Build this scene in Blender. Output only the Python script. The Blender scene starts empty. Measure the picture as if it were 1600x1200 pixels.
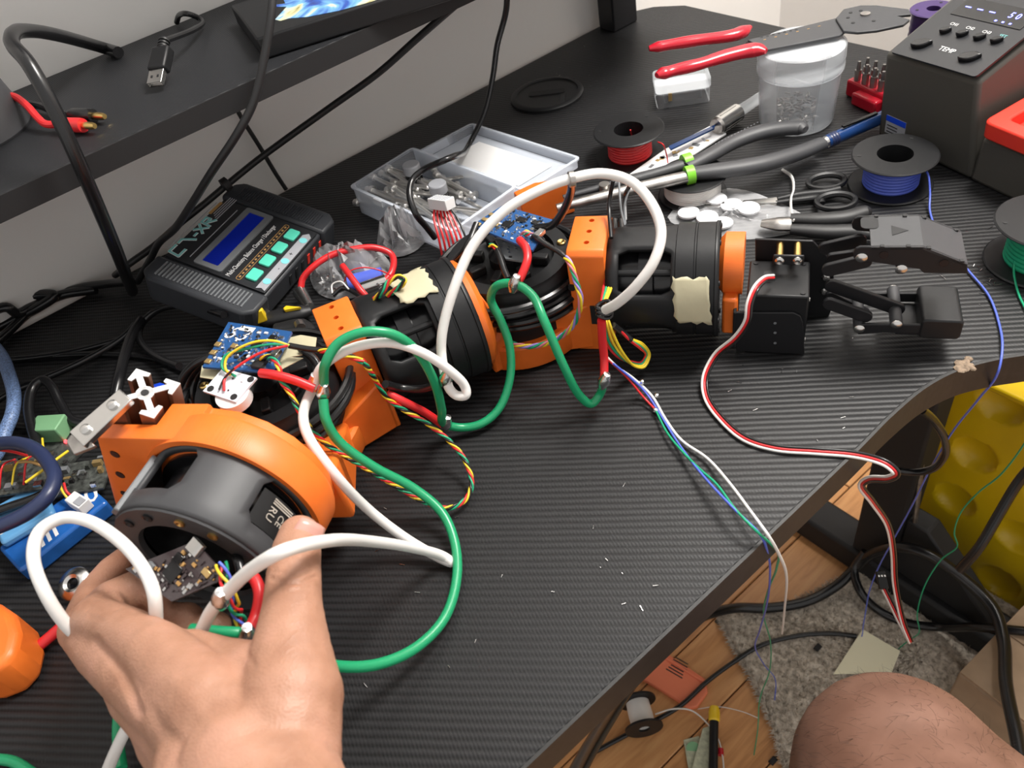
import bpy, bmesh, math, random
from mathutils import Vector as V, Matrix as M
random.seed(11)
sc = bpy.context.scene
COL = sc.collection
# ---------------------------------------------------------------- camera
FPX, CAMH = 1250.0, 0.39          # focal length in pixels of a 1600 px wide frame; height above the desk top (z = 0)
_dn = V((300, 1266, FPX)).normalized()
_zc = -_dn
_xc = V((2600, -1850, FPX)); _xc = (_xc - _zc * _xc.dot(_zc)).normalized()
_yc = _zc.cross(_xc)
RW = M((_xc, _yc, _zc))           # camera coordinates (x right, y down, z forward) -> world
CAM = V((0, 0, CAMH))
cd = bpy.data.cameras.new('camera'); cam = bpy.data.objects.new('camera', cd); COL.objects.link(cam)
cd.sensor_width = 36.0; cd.lens = FPX / 1600 * 36.0; cd.clip_start = 0.01; cd.clip_end = 50
_r = RW @ V((1, 0, 0)); _u = RW @ V((0, -1, 0)); _b = RW @ V((0, 0, -1))
cam.matrix_world = M(((_r.x, _u.x, _b.x, CAM.x), (_r.y, _u.y, _b.y, CAM.y), (_r.z, _u.z, _b.z, CAM.z), (0, 0, 0, 1)))
cd.dof.use_dof = True; cd.dof.focus_distance = 0.58; cd.dof.aperture_fstop = 16
sc.camera = cam
# ---------------------------------------------------------------- world, lamps, exposure
w = bpy.data.worlds.new('room_ambient'); sc.world = w; w.use_nodes = True
w.node_tree.nodes['Background'].inputs[0].default_value = (1.0, 0.97, 0.94, 1)
w.node_tree.nodes['Background'].inputs[1].default_value = 0.78
def lamp(name, loc, target, size, power, col=(1, .96, .91)):
    l = bpy.data.lights.new(name, 'AREA'); l.shape = 'DISK'; l.size = size; l.energy = power; l.color = col
    o = bpy.data.objects.new(name, l); COL.objects.link(o); o.location = loc
    o.rotation_euler = (V(target) - V(loc)).to_track_quat('-Z', 'Y').to_euler(); return o
lamp('ceiling_lamp', (0.90, 0.16, 1.32), (0.6, 0.5, 0.0), 0.48, 33)
sc.view_settings.view_transform = 'Standard'; sc.view_settings.look = 'None'
sc.view_settings.gamma = 1.0; sc.view_settings.use_curve_mapping = False
sc.view_settings.exposure = 0.12
sc.cycles.use_denoising = True; sc.cycles.transparent_max_bounces = 32
# ---------------------------------------------------------------- placing helpers
def ray(px, py): return RW @ V(((px - 800) / FPX, (py - 600) / FPX, 1.0))
def P(px, py, z=0.0):
    d = ray(px, py); return CAM + d * ((z - CAMH) / d.z)
def PY(px, py, y):
    d = ray(px, py); return CAM + d * (y / d.y)
def PX(px, py, x):
    d = ray(px, py); return CAM + d * (x / d.x)
def PN(px, py, o, n):
    d = ray(px, py); n = V(n); return CAM + d * ((V(o) - CAM).dot(n) / d.dot(n))
def FR(o, x, z=(0, 0, 1)):
    """frame at o: local z along z, local x as near to x as it can be"""
    z = V(z).normalized(); x = V(x); x = (x - z * x.dot(z)).normalized(); y = z.cross(x)
    return M(((x.x, y.x, z.x, o[0]), (x.y, y.y, z.y, o[1]), (x.z, y.z, z.z, o[2]), (0, 0, 0, 1)))
ID = M.Identity(4)
def T(x, y, z): return M.Translation((x, y, z))
def RX(a): return M.Rotation(math.radians(a), 4, 'X')
def RY(a): return M.Rotation(math.radians(a), 4, 'Y')
def RZ(a): return M.Rotation(math.radians(a), 4, 'Z')
WPOS = {}
def tag(o, label=None, cat=None, group=None, kind=None):
    if label: o['label'] = label
    if cat: o['category'] = cat
    if group: o['group'] = group
    if kind: o['kind'] = kind
    return o
def thing(name, loc, label, cat, group=None):
    o = bpy.data.objects.new(name, None); COL.objects.link(o); o.location = loc; o.empty_display_size = .02
    WPOS[o.name] = V(loc); return tag(o, label, cat, group)
def spline(pts, n=6, closed=False):
    pts = [V(p) for p in pts]; k = len(pts); out = []
    def g(i): return pts[i % k] if closed else pts[max(0, min(k - 1, i))]
    for i in range(k if closed else k - 1):
        a, b, c, d = g(i - 1), g(i), g(i + 1), g(i + 2)
        ab = max((b - a).length, 1e-6) ** .5; bc = max((c - b).length, 1e-6) ** .5; cdl = max((d - c).length, 1e-6) ** .5
        m1 = (c - b) + (((b - a) / ab - (c - a) / (ab + bc)) * bc if (b - a).length > 1e-6 else V((0, 0, 0)))
        m2 = (c - b) + (((d - c) / cdl - (d - b) / (bc + cdl)) * bc if (d - c).length > 1e-6 else V((0, 0, 0)))
        for j in range(n):
            t = j / n; t2 = t * t; t3 = t2 * t
            out.append(b * (2 * t3 - 3 * t2 + 1) + m1 * (t3 - 2 * t2 + t) + c * (-2 * t3 + 3 * t2) + m2 * (t3 - t2))
    if not closed: out.append(pts[-1])
    return out
class MB:
    def __init__(s): s.v = []; s.f = []; s.m = []
    def add(s, vs, fs, mi=0, fr=None):
        o = len(s.v)
        s.v += [(fr @ V(p)) if fr else V(p) for p in vs]
        s.f += [[i + o for i in f] for f in fs]; s.m += [mi] * len(fs); return s
    def box(s, c, size, fr=None, mi=0, top=(1, 1)):
        x, y, z = [q / 2 for q in size]; tx, ty = top; c = V(c)
        vs = [c + V(q) for q in ((-x, -y, -z), (x, -y, -z), (x, y, -z), (-x, y, -z), (-x * tx, -y * ty, z), (x * tx, -y * ty, z), (x * tx, y * ty, z), (-x * tx, y * ty, z))]
        return s.add(vs, [(3, 2, 1, 0), (4, 5, 6, 7), (0, 1, 5, 4), (1, 2, 6, 5), (2, 3, 7, 6), (3, 0, 4, 7)], mi, fr)
    def hexa(s, b, t, mi=0):
        """four bottom and four top points, both counter-clockwise from above"""
        return s.add(list(b) + list(t), [(3, 2, 1, 0), (4, 5, 6, 7), (0, 1, 5, 4), (1, 2, 6, 5), (2, 3, 7, 6), (3, 0, 4, 7)], mi)
    def prism(s, poly, z0, z1, fr=None, mi=0):
        n = len(poly); a = sum(poly[i][0] * poly[(i + 1) % n][1] - poly[(i + 1) % n][0] * poly[i][1] for i in range(n))
        if a < 0: poly = poly[::-1]
        vs = [(p[0], p[1], z0) for p in poly] + [(p[0], p[1], z1) for p in poly]
        fs = [tuple(range(n))[::-1], tuple(range(n, 2 * n))] + [(i, (i + 1) % n, n + (i + 1) % n, n + i) for i in range(n)]
        return s.add(vs, fs, mi, fr)
    def frame(s, outer, inner, z0, z1, fr=None, mi=0):
        """ring between two outlines of equal point count"""
        n = len(outer); vs = [(p[0], p[1], z) for z in (z0, z1) for L in (outer, inner) for p in L]
        fs = []
        for i in range(n):
            j = (i + 1) % n
            fs += [(2 * n + i, 2 * n + j, 3 * n + j, 3 * n + i), (i, n + i, n + j, j), (i, j, 2 * n + j, 2 * n + i), (n + i, 3 * n + i, 3 * n + j, n + j)]
        return s.add(vs, fs, mi, fr)
    def cyl(s, p0, p1, r0, r1=None, n=16, mi=0, fr=None, caps=True):
        p0, p1 = V(p0), V(p1)
        if fr: p0, p1 = fr @ p0, fr @ p1
        r1 = r0 if r1 is None else r1; d = p1 - p0
        x = d.orthogonal().normalized(); y = d.normalized().cross(x)
        vs = []
        for p, r in ((p0, r0), (p1, r1)):
            vs += [p + (x * math.cos(2 * math.pi * i / n) + y * math.sin(2 * math.pi * i / n)) * r for i in range(n)]
        fs = [(i, (i + 1) % n, n + (i + 1) % n, n + i) for i in range(n)]
        if caps: fs += [tuple(range(n))[::-1], tuple(range(n, 2 * n))]
        return s.add(vs, fs, mi)
    def lathe(s, prof, fr=None, n=32, mi=0, closed=False):
        """prof: (r, z) list, turned about local z; closed joins the last to the first"""
        k = len(prof); vs = []
        for r, z in prof:
            vs += [(r * math.cos(2 * math.pi * i / n), r * math.sin(2 * math.pi * i / n), z) for i in range(n)]
        fs = []
        for j in range(k if closed else k - 1):
            q = (j + 1) % k
            fs += [(j * n + i, j * n + (i + 1) % n, q * n + (i + 1) % n, q * n + i) for i in range(n)]
        if not closed:
            if prof[0][0] > 1e-6: fs.append(tuple(range(n))[::-1])
            if prof[-1][0] > 1e-6: fs.append(tuple(range((k - 1) * n, k * n)))
        return s.add(vs, fs, mi, fr)
    def tube(s, pts, r, n=8, mi=0, closed=False, flat=1.0, up=None):
        pts = [V(p) for p in pts]; k = len(pts); vs = []
        rr = r if hasattr(r, '__len__') else [r] * k
        t0 = (pts[1] - pts[0]).normalized(); x = t0.orthogonal().normalized() if up is None else V(up)
        for i in range(k):
            if closed: t = pts[(i + 1) % k] - pts[i - 1]
            else: t = pts[min(i + 1, k - 1)] - pts[max(i - 1, 0)]
            t = t.normalized() if t.length > 1e-9 else t0
            x = x - t * x.dot(t)
            x = x.normalized() if x.length > 1e-6 else t.orthogonal().normalized()
            y = t.cross(x)
            vs += [pts[i] + (x * math.cos(2 * math.pi * j / n) + y * (math.sin(2 * math.pi * j / n) * flat)) * rr[i] for j in range(n)]
        fs = []
        for i in range(k if closed else k - 1):
            q = (i + 1) % k
            fs += [(i * n + j, i * n + (j + 1) % n, q * n + (j + 1) % n, q * n + j) for j in range(n)]
        if not closed: fs += [tuple(range(n))[::-1], tuple(range((k - 1) * n, k * n))]
        return s.add(vs, fs, mi)
    def ball(s, c, r, n=12, mi=0, fr=None):
        rx, ry, rz = r if hasattr(r, '__len__') else (r, r, r)
        m = max(4, n // 2); vs = [(c[0], c[1], c[2] - rz)]
        for j in range(1, m):
            a = -math.pi / 2 + math.pi * j / m
            vs += [(c[0] + rx * math.cos(a) * math.cos(2 * math.pi * i / n), c[1] + ry * math.cos(a) * math.sin(2 * math.pi * i / n), c[2] + rz * math.sin(a)) for i in range(n)]
        vs.append((c[0], c[1], c[2] + rz)); L = len(vs) - 1
        fs = [(0, 1 + (i + 1) % n, 1 + i) for i in range(n)]
        for j in range(m - 2):
            a = 1 + j * n; b = a + n
            fs += [(a + i, a + (i + 1) % n, b + (i + 1) % n, b + i) for i in range(n)]
        a = 1 + (m - 2) * n
        fs += [(a + i, a + (i + 1) % n, L) for i in range(n)]
        return s.add(vs, fs, mi, fr)
    def build(s, name, mat, parent=None, smooth=35, bevel=0, seg=2, solid=0, base=False, sub=0):
        me = bpy.data.meshes.new(name)
        lo = [min(p[i] for p in s.v) for i in range(3)]; hi = [max(p[i] for p in s.v) for i in range(3)]
        c = V([(lo[i] + hi[i]) / 2 for i in range(3)])
        if parent is None: c.z = lo[2]
        me.from_pydata([tuple(p - c) for p in s.v], [], s.f); me.update()
        for mm in (mat if isinstance(mat, (list, tuple)) else [mat]): me.materials.append(MAT[mm] if isinstance(mm, str) else mm)
        if max(s.m) > 0: me.polygons.foreach_set('material_index', s.m)
        if smooth:
            me.polygons.foreach_set('use_smooth', [True] * len(me.polygons)); me.set_sharp_from_angle(angle=math.radians(smooth))
        o = bpy.data.objects.new(name, me); COL.objects.link(o); WPOS[o.name] = c
        if parent is not None: o.parent = parent; o.location = c - WPOS[parent.name]
        else: o.location = c
        if solid:
            q = o.modifiers.new('solid', 'SOLIDIFY'); q.thickness = abs(solid); q.offset = -1 if solid > 0 else 1
        if bevel:
            q = o.modifiers.new('bevel', 'BEVEL'); q.width = bevel; q.segments = seg; q.limit_method = 'ANGLE'; q.angle_limit = math.radians(40); q.use_clamp_overlap = True
            q.harden_normals = False
        if sub:
            q = o.modifiers.new('sub', 'SUBSURF'); q.levels = sub; q.render_levels = sub
        return o
def rrect(x0, y0, x1, y1, r, n=4):
    out = []
    for cx, cy, a0 in ((x1 - r, y1 - r, 0), (x0 + r, y1 - r, 90), (x0 + r, y0 + r, 180), (x1 - r, y0 + r, 270)):
        out += [(cx + r * math.cos(math.radians(a0 + 90 * i / n)), cy + r * math.sin(math.radians(a0 + 90 * i / n))) for i in range(n + 1)]
    return out
def circ(cx, cy, r, n=20): return [(cx + r * math.cos(2 * math.pi * i / n), cy + r * math.sin(2 * math.pi * i / n)) for i in range(n)]
def text(name, s, size, fr, mat, parent, depth=.00012, align='LEFT', sx=1.0, shear=0.0, bold=0.0):
    cu = bpy.data.curves.new(name, 'FONT'); cu.body = s; cu.size = size; cu.extrude = depth; cu.align_x = align; cu.align_y = 'CENTER'; cu.shear = shear; cu.offset = bold; cu.resolution_u = 2
    t = bpy.data.objects.new(name, cu); COL.objects.link(t); dg = bpy.context.evaluated_depsgraph_get()
    me = bpy.data.meshes.new_from_object(t.evaluated_get(dg)); bpy.data.objects.remove(t); bpy.data.curves.remove(cu)
    mb = MB(); mb.add([(v.co.x * sx, v.co.y, v.co.z + depth) for v in me.vertices], [tuple(p.vertices) for p in me.polygons], 0, fr); bpy.data.meshes.remove(me)
    return mb.build(name, mat, parent, smooth=0)
# ---------------------------------------------------------------- materials
MAT = {}
def lin(c):
    if isinstance(c, str):
        c = [int(c[i:i + 2], 16) / 255 for i in (0, 2, 4)]
        c = [q / 12.92 if q <= .04045 else ((q + .055) / 1.055) ** 2.4 for q in c]
    return (c[0], c[1], c[2], 1)
class NT:
    def __init__(s, name):
        s.m = bpy.data.materials.new(name); s.m.use_nodes = True; s.t = s.m.node_tree; s.n = s.t.nodes; s.l = s.t.links
        s.b = s.n['Principled BSDF']; s.out = s.n['Material Output']; MAT[name] = s.m
    def node(s, typ, **kw):
        q = s.n.new(typ)
        for k, v in kw.items():
            if k.startswith('i_'):
                key = k[2:]; key = int(key) if key.isdigit() else key.replace('_', ' '); q.inputs[key].default_value = v
            else: setattr(q, k, v)
        return q
    def link(s, a, b): s.l.new(a, b)
    def obj(s, scale=1.0, rot=(0, 0, 0)):
        tc = s.node('ShaderNodeTexCoord'); mp = s.node('ShaderNodeMapping')
        mp.inputs['Scale'].default_value = (scale,) * 3 if not hasattr(scale, '__len__') else scale
        mp.inputs['Rotation'].default_value = [math.radians(q) for q in rot]; s.link(tc.outputs['Object'], mp.inputs[0]); return mp.outputs[0]
    def ramp(s, fac, stops):
        r = s.node('ShaderNodeValToRGB'); e = r.color_ramp.elements
        while len(e) < len(stops): e.new(.5)
        for q, (p, c) in zip(e, stops): q.position = p; q.color = lin(c)
        s.link(fac, r.inputs[0]); return r.outputs[0]
    def bump(s, h, strength=.3, dist=.001):
        b = s.node('ShaderNodeBump'); b.inputs['Strength'].default_value = strength; b.inputs['Distance'].default_value = dist
        s.link(h, b.inputs['Height']); s.link(b.outputs[0], s.b.inputs['Normal']); return b
def mat(name, c, rough=.5, metal=0.0, noise=0.0, nscale=300, var=0.0, spec=None, emit=None, es=1.0, coat=0.0, alpha=None):
    t = NT(name); b = t.b
    b.inputs['Base Color'].default_value = lin(c); b.inputs['Roughness'].default_value = rough; b.inputs['Metallic'].default_value = metal
    if spec is not None: b.inputs['Specular IOR Level'].default_value = spec
    if coat: b.inputs['Coat Weight'].default_value = coat; b.inputs['Coat Roughness'].default_value = .15
    if emit: b.inputs['Emission Color'].default_value = lin(emit); b.inputs['Emission Strength'].default_value = es
    if noise or var:
        nz = t.node('ShaderNodeTexNoise', i_Scale=nscale, i_Detail=3.0); t.link(t.obj(), nz.inputs['Vector'])
        if noise: t.bump(nz.outputs[0], noise, .0008)
        if var:
            base = lin(c)[:3]
            t.link(t.ramp(nz.outputs[0], [(.3, [q * (1 - var) for q in base]), (.7, [min(1, q * (1 + var)) for q in base])]), b.inputs['Base Color'])
    if alpha is not None:
        tr = t.node('ShaderNodeBsdfTransparent'); mx = t.node('ShaderNodeMixShader'); mx.inputs[0].default_value = alpha
        t.link(tr.outputs[0], mx.inputs[1]); t.link(b.outputs[0], mx.inputs[2]); t.link(mx.outputs[0], t.out.inputs[0])
    return t
def carbon(name, c0, c1, period, rot, rough, bstr):
    t = NT(name); co = t.obj(1, (0, 0, rot))
    w1 = t.node('ShaderNodeTexWave', i_Scale=2 * math.pi / (20 * period), i_Distortion=.6, i_Detail=1.0); w1.inputs['Detail Scale'].default_value = .6; t.link(co, w1.inputs[0])
    co2 = t.obj(1, (0, 0, rot + 62)); w2 = t.node('ShaderNodeTexWave', i_Scale=2 * math.pi / (20 * period * .42), i_Distortion=.4); t.link(co2, w2.inputs[0])
    mx = t.node('ShaderNodeMath', operation='MULTIPLY_ADD'); t.link(w2.outputs[1], mx.inputs[0]); mx.inputs[1].default_value = .16; t.link(w1.outputs[1], mx.inputs[2])
    nz = t.node('ShaderNodeTexNoise', i_Scale=3.0, i_Detail=5.0); t.link(t.obj(), nz.inputs[0])
    ad = t.node('ShaderNodeMath', operation='MULTIPLY_ADD'); t.link(nz.outputs[0], ad.inputs[0]); ad.inputs[1].default_value = .5; t.link(mx.outputs[0], ad.inputs[2])
    t.link(t.ramp(ad.outputs[0], [(.25, c0), (1.0, c1)]), t.b.inputs['Base Color'])
    t.b.inputs['Roughness'].default_value = rough; t.b.inputs['Specular IOR Level'].default_value = .33; t.bump(mx.outputs[0], bstr, .0006); return t
carbon('desk_film', (.004, .004, .0043), (.017, .0172, .0185), .0044, -45, .46, .42)
carbon('shelf_film', (.008, .0085, .0095), (.020, .021, .024), .0022, 100, .5, .35)
t = NT('wall_paint'); nz = t.node('ShaderNodeTexNoise', i_Scale=60.0, i_Detail=4.0); t.link(t.obj(), nz.inputs[0]); t.bump(nz.outputs[0], .12, .002)
nz2 = t.node('ShaderNodeTexNoise', i_Scale=2.5, i_Detail=6.0); t.link(t.obj(), nz2.inputs[0]); t.link(t.ramp(nz2.outputs[0], [(.3, (.80, .785, .76)), (.7, (.86, .85, .83))]), t.b.inputs[0]); t.b.inputs['Roughness'].default_value = .8
t = NT('wood_floor'); co = t.obj((1, 9, 1)); nz = t.node('ShaderNodeTexNoise', i_Scale=7.0, i_Detail=7.0, i_Distortion=1.2); t.link(co, nz.inputs[0])
oi = t.node('ShaderNodeObjectInfo'); mxr = t.node('ShaderNodeMath', operation='MULTIPLY_ADD'); t.link(oi.outputs['Random'], mxr.inputs[0]); mxr.inputs[1].default_value = .22; t.link(nz.outputs[0], mxr.inputs[2])
t.link(t.ramp(mxr.outputs[0], [(.3, (.42, .19, .070)), (.55, (.62, .31, .125)), (.9, (.76, .43, .19))]), t.b.inputs[0]); t.b.inputs['Roughness'].default_value = .38
t = NT('rug_pile'); nz = t.node('ShaderNodeTexNoise', i_Scale=160.0, i_Detail=4.0); t.link(t.obj(), nz.inputs[0]); t.link(t.ramp(nz.outputs[0], [(.3, (.30, .26, .21)), (.55, (.64, .57, .48)), (.8, (.82, .76, .67))]), t.b.inputs[0]); t.b.inputs['Roughness'].default_value = .95; t.bump(nz.outputs[0], .6, .004)
t = NT('orange_print'); wv = t.node('ShaderNodeTexWave', i_Scale=2 * math.pi / (20 * .0005), bands_direction='Z'); t.link(t.obj(), wv.inputs[0]); t.bump(wv.outputs[1], .10, .0003)
nz = t.node('ShaderNodeTexNoise', i_Scale=40.0, i_Detail=3.0); t.link(t.obj(), nz.inputs[0]); t.link(t.ramp(nz.outputs[0], [(.3, (.78, .150, .016)), (.7, (.90, .195, .026))]), t.b.inputs[0]); t.b.inputs['Roughness'].default_value = .42
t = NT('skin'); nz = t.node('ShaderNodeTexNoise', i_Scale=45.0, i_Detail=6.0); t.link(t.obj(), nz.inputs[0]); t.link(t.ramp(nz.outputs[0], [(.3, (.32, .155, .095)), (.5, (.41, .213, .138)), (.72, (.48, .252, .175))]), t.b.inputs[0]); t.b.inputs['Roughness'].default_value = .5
vo = t.node('ShaderNodeTexVoronoi', i_Scale=900.0); t.link(t.obj(), vo.inputs[0]); n3 = t.node('ShaderNodeTexNoise', i_Scale=110.0, i_Detail=4.0); t.link(t.obj((1, 2.2, 1), (0, 0, 35)), n3.inputs[0]); ma = t.node('ShaderNodeMath', operation='MULTIPLY_ADD'); t.link(n3.outputs[0], ma.inputs[0]); ma.inputs[1].default_value = 2.6; t.link(vo.outputs[0], ma.inputs[2]); t.bump(ma.outputs[0], .22, .0008); t.b.inputs['Subsurface Weight'].default_value = .12; t.b.inputs['Subsurface Radius'].default_value = (.004, .0018, .001); t.b.inputs['Subsurface Scale'].default_value = 1.0
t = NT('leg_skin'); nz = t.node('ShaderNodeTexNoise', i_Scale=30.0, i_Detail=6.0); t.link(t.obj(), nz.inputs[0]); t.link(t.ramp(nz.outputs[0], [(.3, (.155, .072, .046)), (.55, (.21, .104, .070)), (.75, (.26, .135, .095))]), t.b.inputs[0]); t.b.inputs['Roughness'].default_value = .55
mat('nail', (.56, .29, .24), .28)
mat('led_red', (.8, .05, .05), .3, emit=(1, .05, .06), es=4.0)
mat('body_hair', (.03, .016, .010), .5)
mat('black_plastic', (.0095, .0098, .0108), .44, noise=.06, spec=.34)
mat('black_matte', (.010, .010, .011), .65)
mat('black_gloss', (.008, .008, .009), .22)
mat('black_metal', (.012, .012, .0135), .40, noise=.03, spec=.36)
mat('black_rubber', (.012, .012, .013), .5)
mat('dark_grey', (.045, .046, .050), .5, noise=.05)
mat('mid_grey', (.16, .17, .18), .45)
mat('charger_grey', (.032, .035, .041), .5, noise=.08, nscale=900)
mat('charger_panel', (.018, .019, .022), .4)
mat('station_grey', (.066, .062, .053), .5, noise=.06, nscale=700)
mat('desk_edge', (.014, .0135, .013), .5, var=.3, nscale=200)
mat('steel', (.62, .61, .59), .25, 1.0)
mat('dull_steel', (.42, .40, .38), .38, 1.0, var=.3, nscale=90)
mat('solder', (.70, .70, .70), .22, 1.0, noise=.3, nscale=600)
mat('brass', (.72, .50, .18), .28, 1.0)
mat('bronze', (.24, .115, .065), .35, .6)
mat('white_plastic', (.80, .80, .80), .4)
mat('white_wire', (.78, .765, .74), .38)
mat('white_board', (.72, .76, .84), .35)
mat('green_wire', (.012, .30, .125), .3)
mat('thin_green', (.01, .33, .16), .4)
mat('red_wire', (.66, .022, .026), .33)
mat('yellow_wire', (.78, .57, .03), .4)
mat('blue_wire', (.09, .14, .62), .4)
mat('pink_wire', (.62, .19, .24), .4)
mat('purple_wire', (.32, .24, .62), .4)
mat('black_wire', (.010, .010, .011), .26)
mat('blue_board', (.018, .080, .235), .3)
mat('brown_board', (.045, .032, .035), .25, coat=.6)
mat('gold_pad', (.58, .40, .17), .35, .7)
mat('tape', (.50, .46, .31), .55, noise=.2, nscale=200)
def film_mat(name, c, base, edge, rough, noise=0):
    t = NT(name); t.b.inputs['Base Color'].default_value = lin(c); t.b.inputs['Roughness'].default_value = rough
    if noise:
        nz = t.node('ShaderNodeTexNoise', i_Scale=noise, i_Detail=2.0); t.link(t.obj(), nz.inputs['Vector']); t.bump(nz.outputs[0], .5, .003)
    fr = t.node('ShaderNodeFresnel', i_IOR=1.45); m = t.node('ShaderNodeMath', operation='MULTIPLY_ADD', use_clamp=True); t.link(fr.outputs[0], m.inputs[0]); m.inputs[1].default_value = edge; m.inputs[2].default_value = base
    tr = t.node('ShaderNodeBsdfTransparent'); mx = t.node('ShaderNodeMixShader'); t.link(m.outputs[0], mx.inputs[0]); t.link(tr.outputs[0], mx.inputs[1]); t.link(t.b.outputs[0], mx.inputs[2]); t.link(mx.outputs[0], t.out.inputs[0])
film_mat('clear', (.78, .84, .94), .11, .5, .15)
film_mat('clear_milky', (.84, .87, .90), .20, .4, .25)
film_mat('bag_film', (.92, .93, .95), .15, .9, .08, 70)
mat('bolt_steel', (.80, .79, .77), .32, .85)
mat('paper', (.86, .86, .86), .7)
mat('note_paper', (.86, .82, .60), .7)
mat('red_tool', (.47, .011, .026), .22)
mat('red_tray', (.80, .045, .025), .4)
mat('teal', (.10, .66, .48), .4)
mat('cyan_dot', (.22, .68, .70), .4)
mat('silver_print', (.36, .37, .40), .4)
mat('text_white', (.75, .75, .75), .5)
mat('text_teal', (.22, .55, .55), .5)
mat('text_orange', (.42, .24, .08), .5)
mat('text_grey', (.42, .38, .33), .5)
mat('text_black', (.03, .03, .03), .5)
mat('lcd', (.004, .010, .16), .08, emit=(.003, .012, .20), es=.25)
mat('lcd_digit', (.1, .1, .8), .4, emit=(.16, .18, 1.0), es=5.0)
mat('blue_pen', (.012, .045, .16), .2, coat=.5)
mat('green_band', (.20, .62, .03), .4)
mat('felt_white', (.82, .83, .85), .9, noise=.4, nscale=800)
mat('yellow_bin', (.62, .42, .004), .35, var=.1, nscale=12)
mat('yellow_cap', (.85, .58, .02), .35)
mat('blue_part', (.008, .06, .62), .35)
mat('battery_blue', (.015, .10, .36), .22, var=.2, nscale=60)
mat('battery_light', (.12, .34, .62), .3)
mat('blue_braid', (.16, .25, .46), .45, var=.6, nscale=900)
mat('navy_cable', (.022, .032, .085), .35)
mat('coral', (.90, .25, .13), .5)
mat('banknote', (.50, .52, .38), .8, var=.25, nscale=150)
mat('cardboard', (.34, .235, .15), .7, var=.12, nscale=30)
mat('grime', (.10, .09, .07), .8, var=.6, nscale=500)
mat('grime_pale', (.24, .175, .12), .8, var=.4, nscale=400)
mat('bench_lime', (.20, .42, .22), .5)
mat('spool_purple', (.045, .02, .11), .4)
mat('salvage', (.05, .055, .05), .5, var=.8, nscale=300)
# ================================================================ the room
FLOOR = -0.74; WALL_Y = 0.757
def struct(o): return tag(o, kind='structure')
o = MB().hexa([V((-2.2, WALL_Y, FLOOR)), V((3.0, WALL_Y, FLOOR)), V((3.0, WALL_Y + .1, FLOOR)), V((-2.2, WALL_Y + .1, FLOOR))], [V((-2.2, WALL_Y, 1.7)), V((3.0, WALL_Y, 1.7)), V((3.0, WALL_Y + .1, 1.7)), V((-2.2, WALL_Y + .1, 1.7))]).build('wall_back', 'wall_paint'); struct(o)
tag(o, 'plain off-white painted wall behind the desk', None)
o = MB().hexa([V((1.05, -2.4, FLOOR)), V((1.15, -2.4, FLOOR)), V((1.15, WALL_Y, FLOOR)), V((1.05, WALL_Y, FLOOR))], [V((1.05, -2.4, 1.7)), V((1.15, -2.4, 1.7)), V((1.15, WALL_Y, 1.7)), V((1.05, WALL_Y, 1.7))]).build('wall_right', 'wall_paint'); struct(o)
# floor: a sub-floor and separate planks laid along x (the ones in view)
fl = MB().box((.2, -.6, FLOOR - .03), (4.6, 2.7, .05)).build('floor', 'black_matte'); struct(fl)
tag(fl, 'orange-brown wood plank floor under the desk')
pw = .092
base = None
for r in range(18):
    y0 = -.62 + r * pw
    x = -.35 - random.random() * .5
    while x < 1.05:
        L = .55 + random.random() * .5; x1 = min(x + L, 1.05)
        if x1 > -.35:
            MB().box(((x + x1) / 2, y0 + pw / 2, FLOOR - .004), (x1 - x - .002, pw - .0018, .008)).build('plank', 'wood_floor', fl, bevel=.0012, seg=1)
        x += L
for r in range(14):          # the part of the floor outside the frame
    y0 = -.62 - (r + 1) * pw
    MB().box((.2, y0 + pw / 2, FLOOR - .004), (2.0, pw - .0018, .008)).build('plank', 'wood_floor', fl)
# ---------------------------------------------------------------- desk
desk = thing('desk', (.1, .45, FLOOR), 'black carbon-film desk with curved front edge carrying the robot arm', 'desk')
front = [(-.75, .148), (.300, .148), (.345, .149), (.378, .147), (.404, .140), (.426, .128), (.447, .113), (.50, .085), (.60, .06), (.78, .05)]
fpts = [(p.x, p.y) for p in spline([(x, y, 0) for x, y in front], 6)]
outline = fpts + [(.772, .30), (.772, .695), (.752, .728), (.72, .748), (-.75, .748)]
TH = .024
MB().prism(outline, -TH, 0).build('desk_top', ['desk_film'], desk, bevel=.0015, seg=2, smooth=20)
eb = MB()                    # edge banding along the front, a hair proud of the board
ep = [V((x, y, 0)) for x, y in fpts]
for i in range(len(ep) - 1):
    a, b = ep[i], ep[i + 1]; n1 = V(((b - a).y, -(b - a).x, 0)).normalized() * .0012
    if i == 0: na = n1
    nx = ep[min(i + 2, len(ep) - 1)] - b; nb = n1 if nx.length < 1e-6 else (n1 + V((nx.y, -nx.x, 0)).normalized() * .0012) / 2
    eb.hexa([a + na + V((0, 0, -TH)), b + nb + V((0, 0, -TH)), b + V((0, 0, -TH)), a + V((0, 0, -TH))], [a + na + V((0, 0, .0006)), b + nb + V((0, 0, .0006)), b - nb * .6 + V((0, 0, .0006)), a - na * .6 + V((0, 0, .0006))])
    na = nb
eb.build('edge_band', 'desk_edge', desk)
# chipped patch on the curved edge
c = P(1510, 572, 0); ch = MB()
for i in range(16):
    a = random.random() * 6.28; r = random.random() ** .5 * .75
    q = c + V((math.cos(a) * .010 * r, math.sin(a) * .006 * r, .0008)); ch.ball(q, (.0018 + random.random() * .0015,) * 2 + (.0009,), 6)
tag(ch.build('chipped_patch', 'grime_pale', desk), 'pale chipped patch of bare board at the curved edge')
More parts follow.
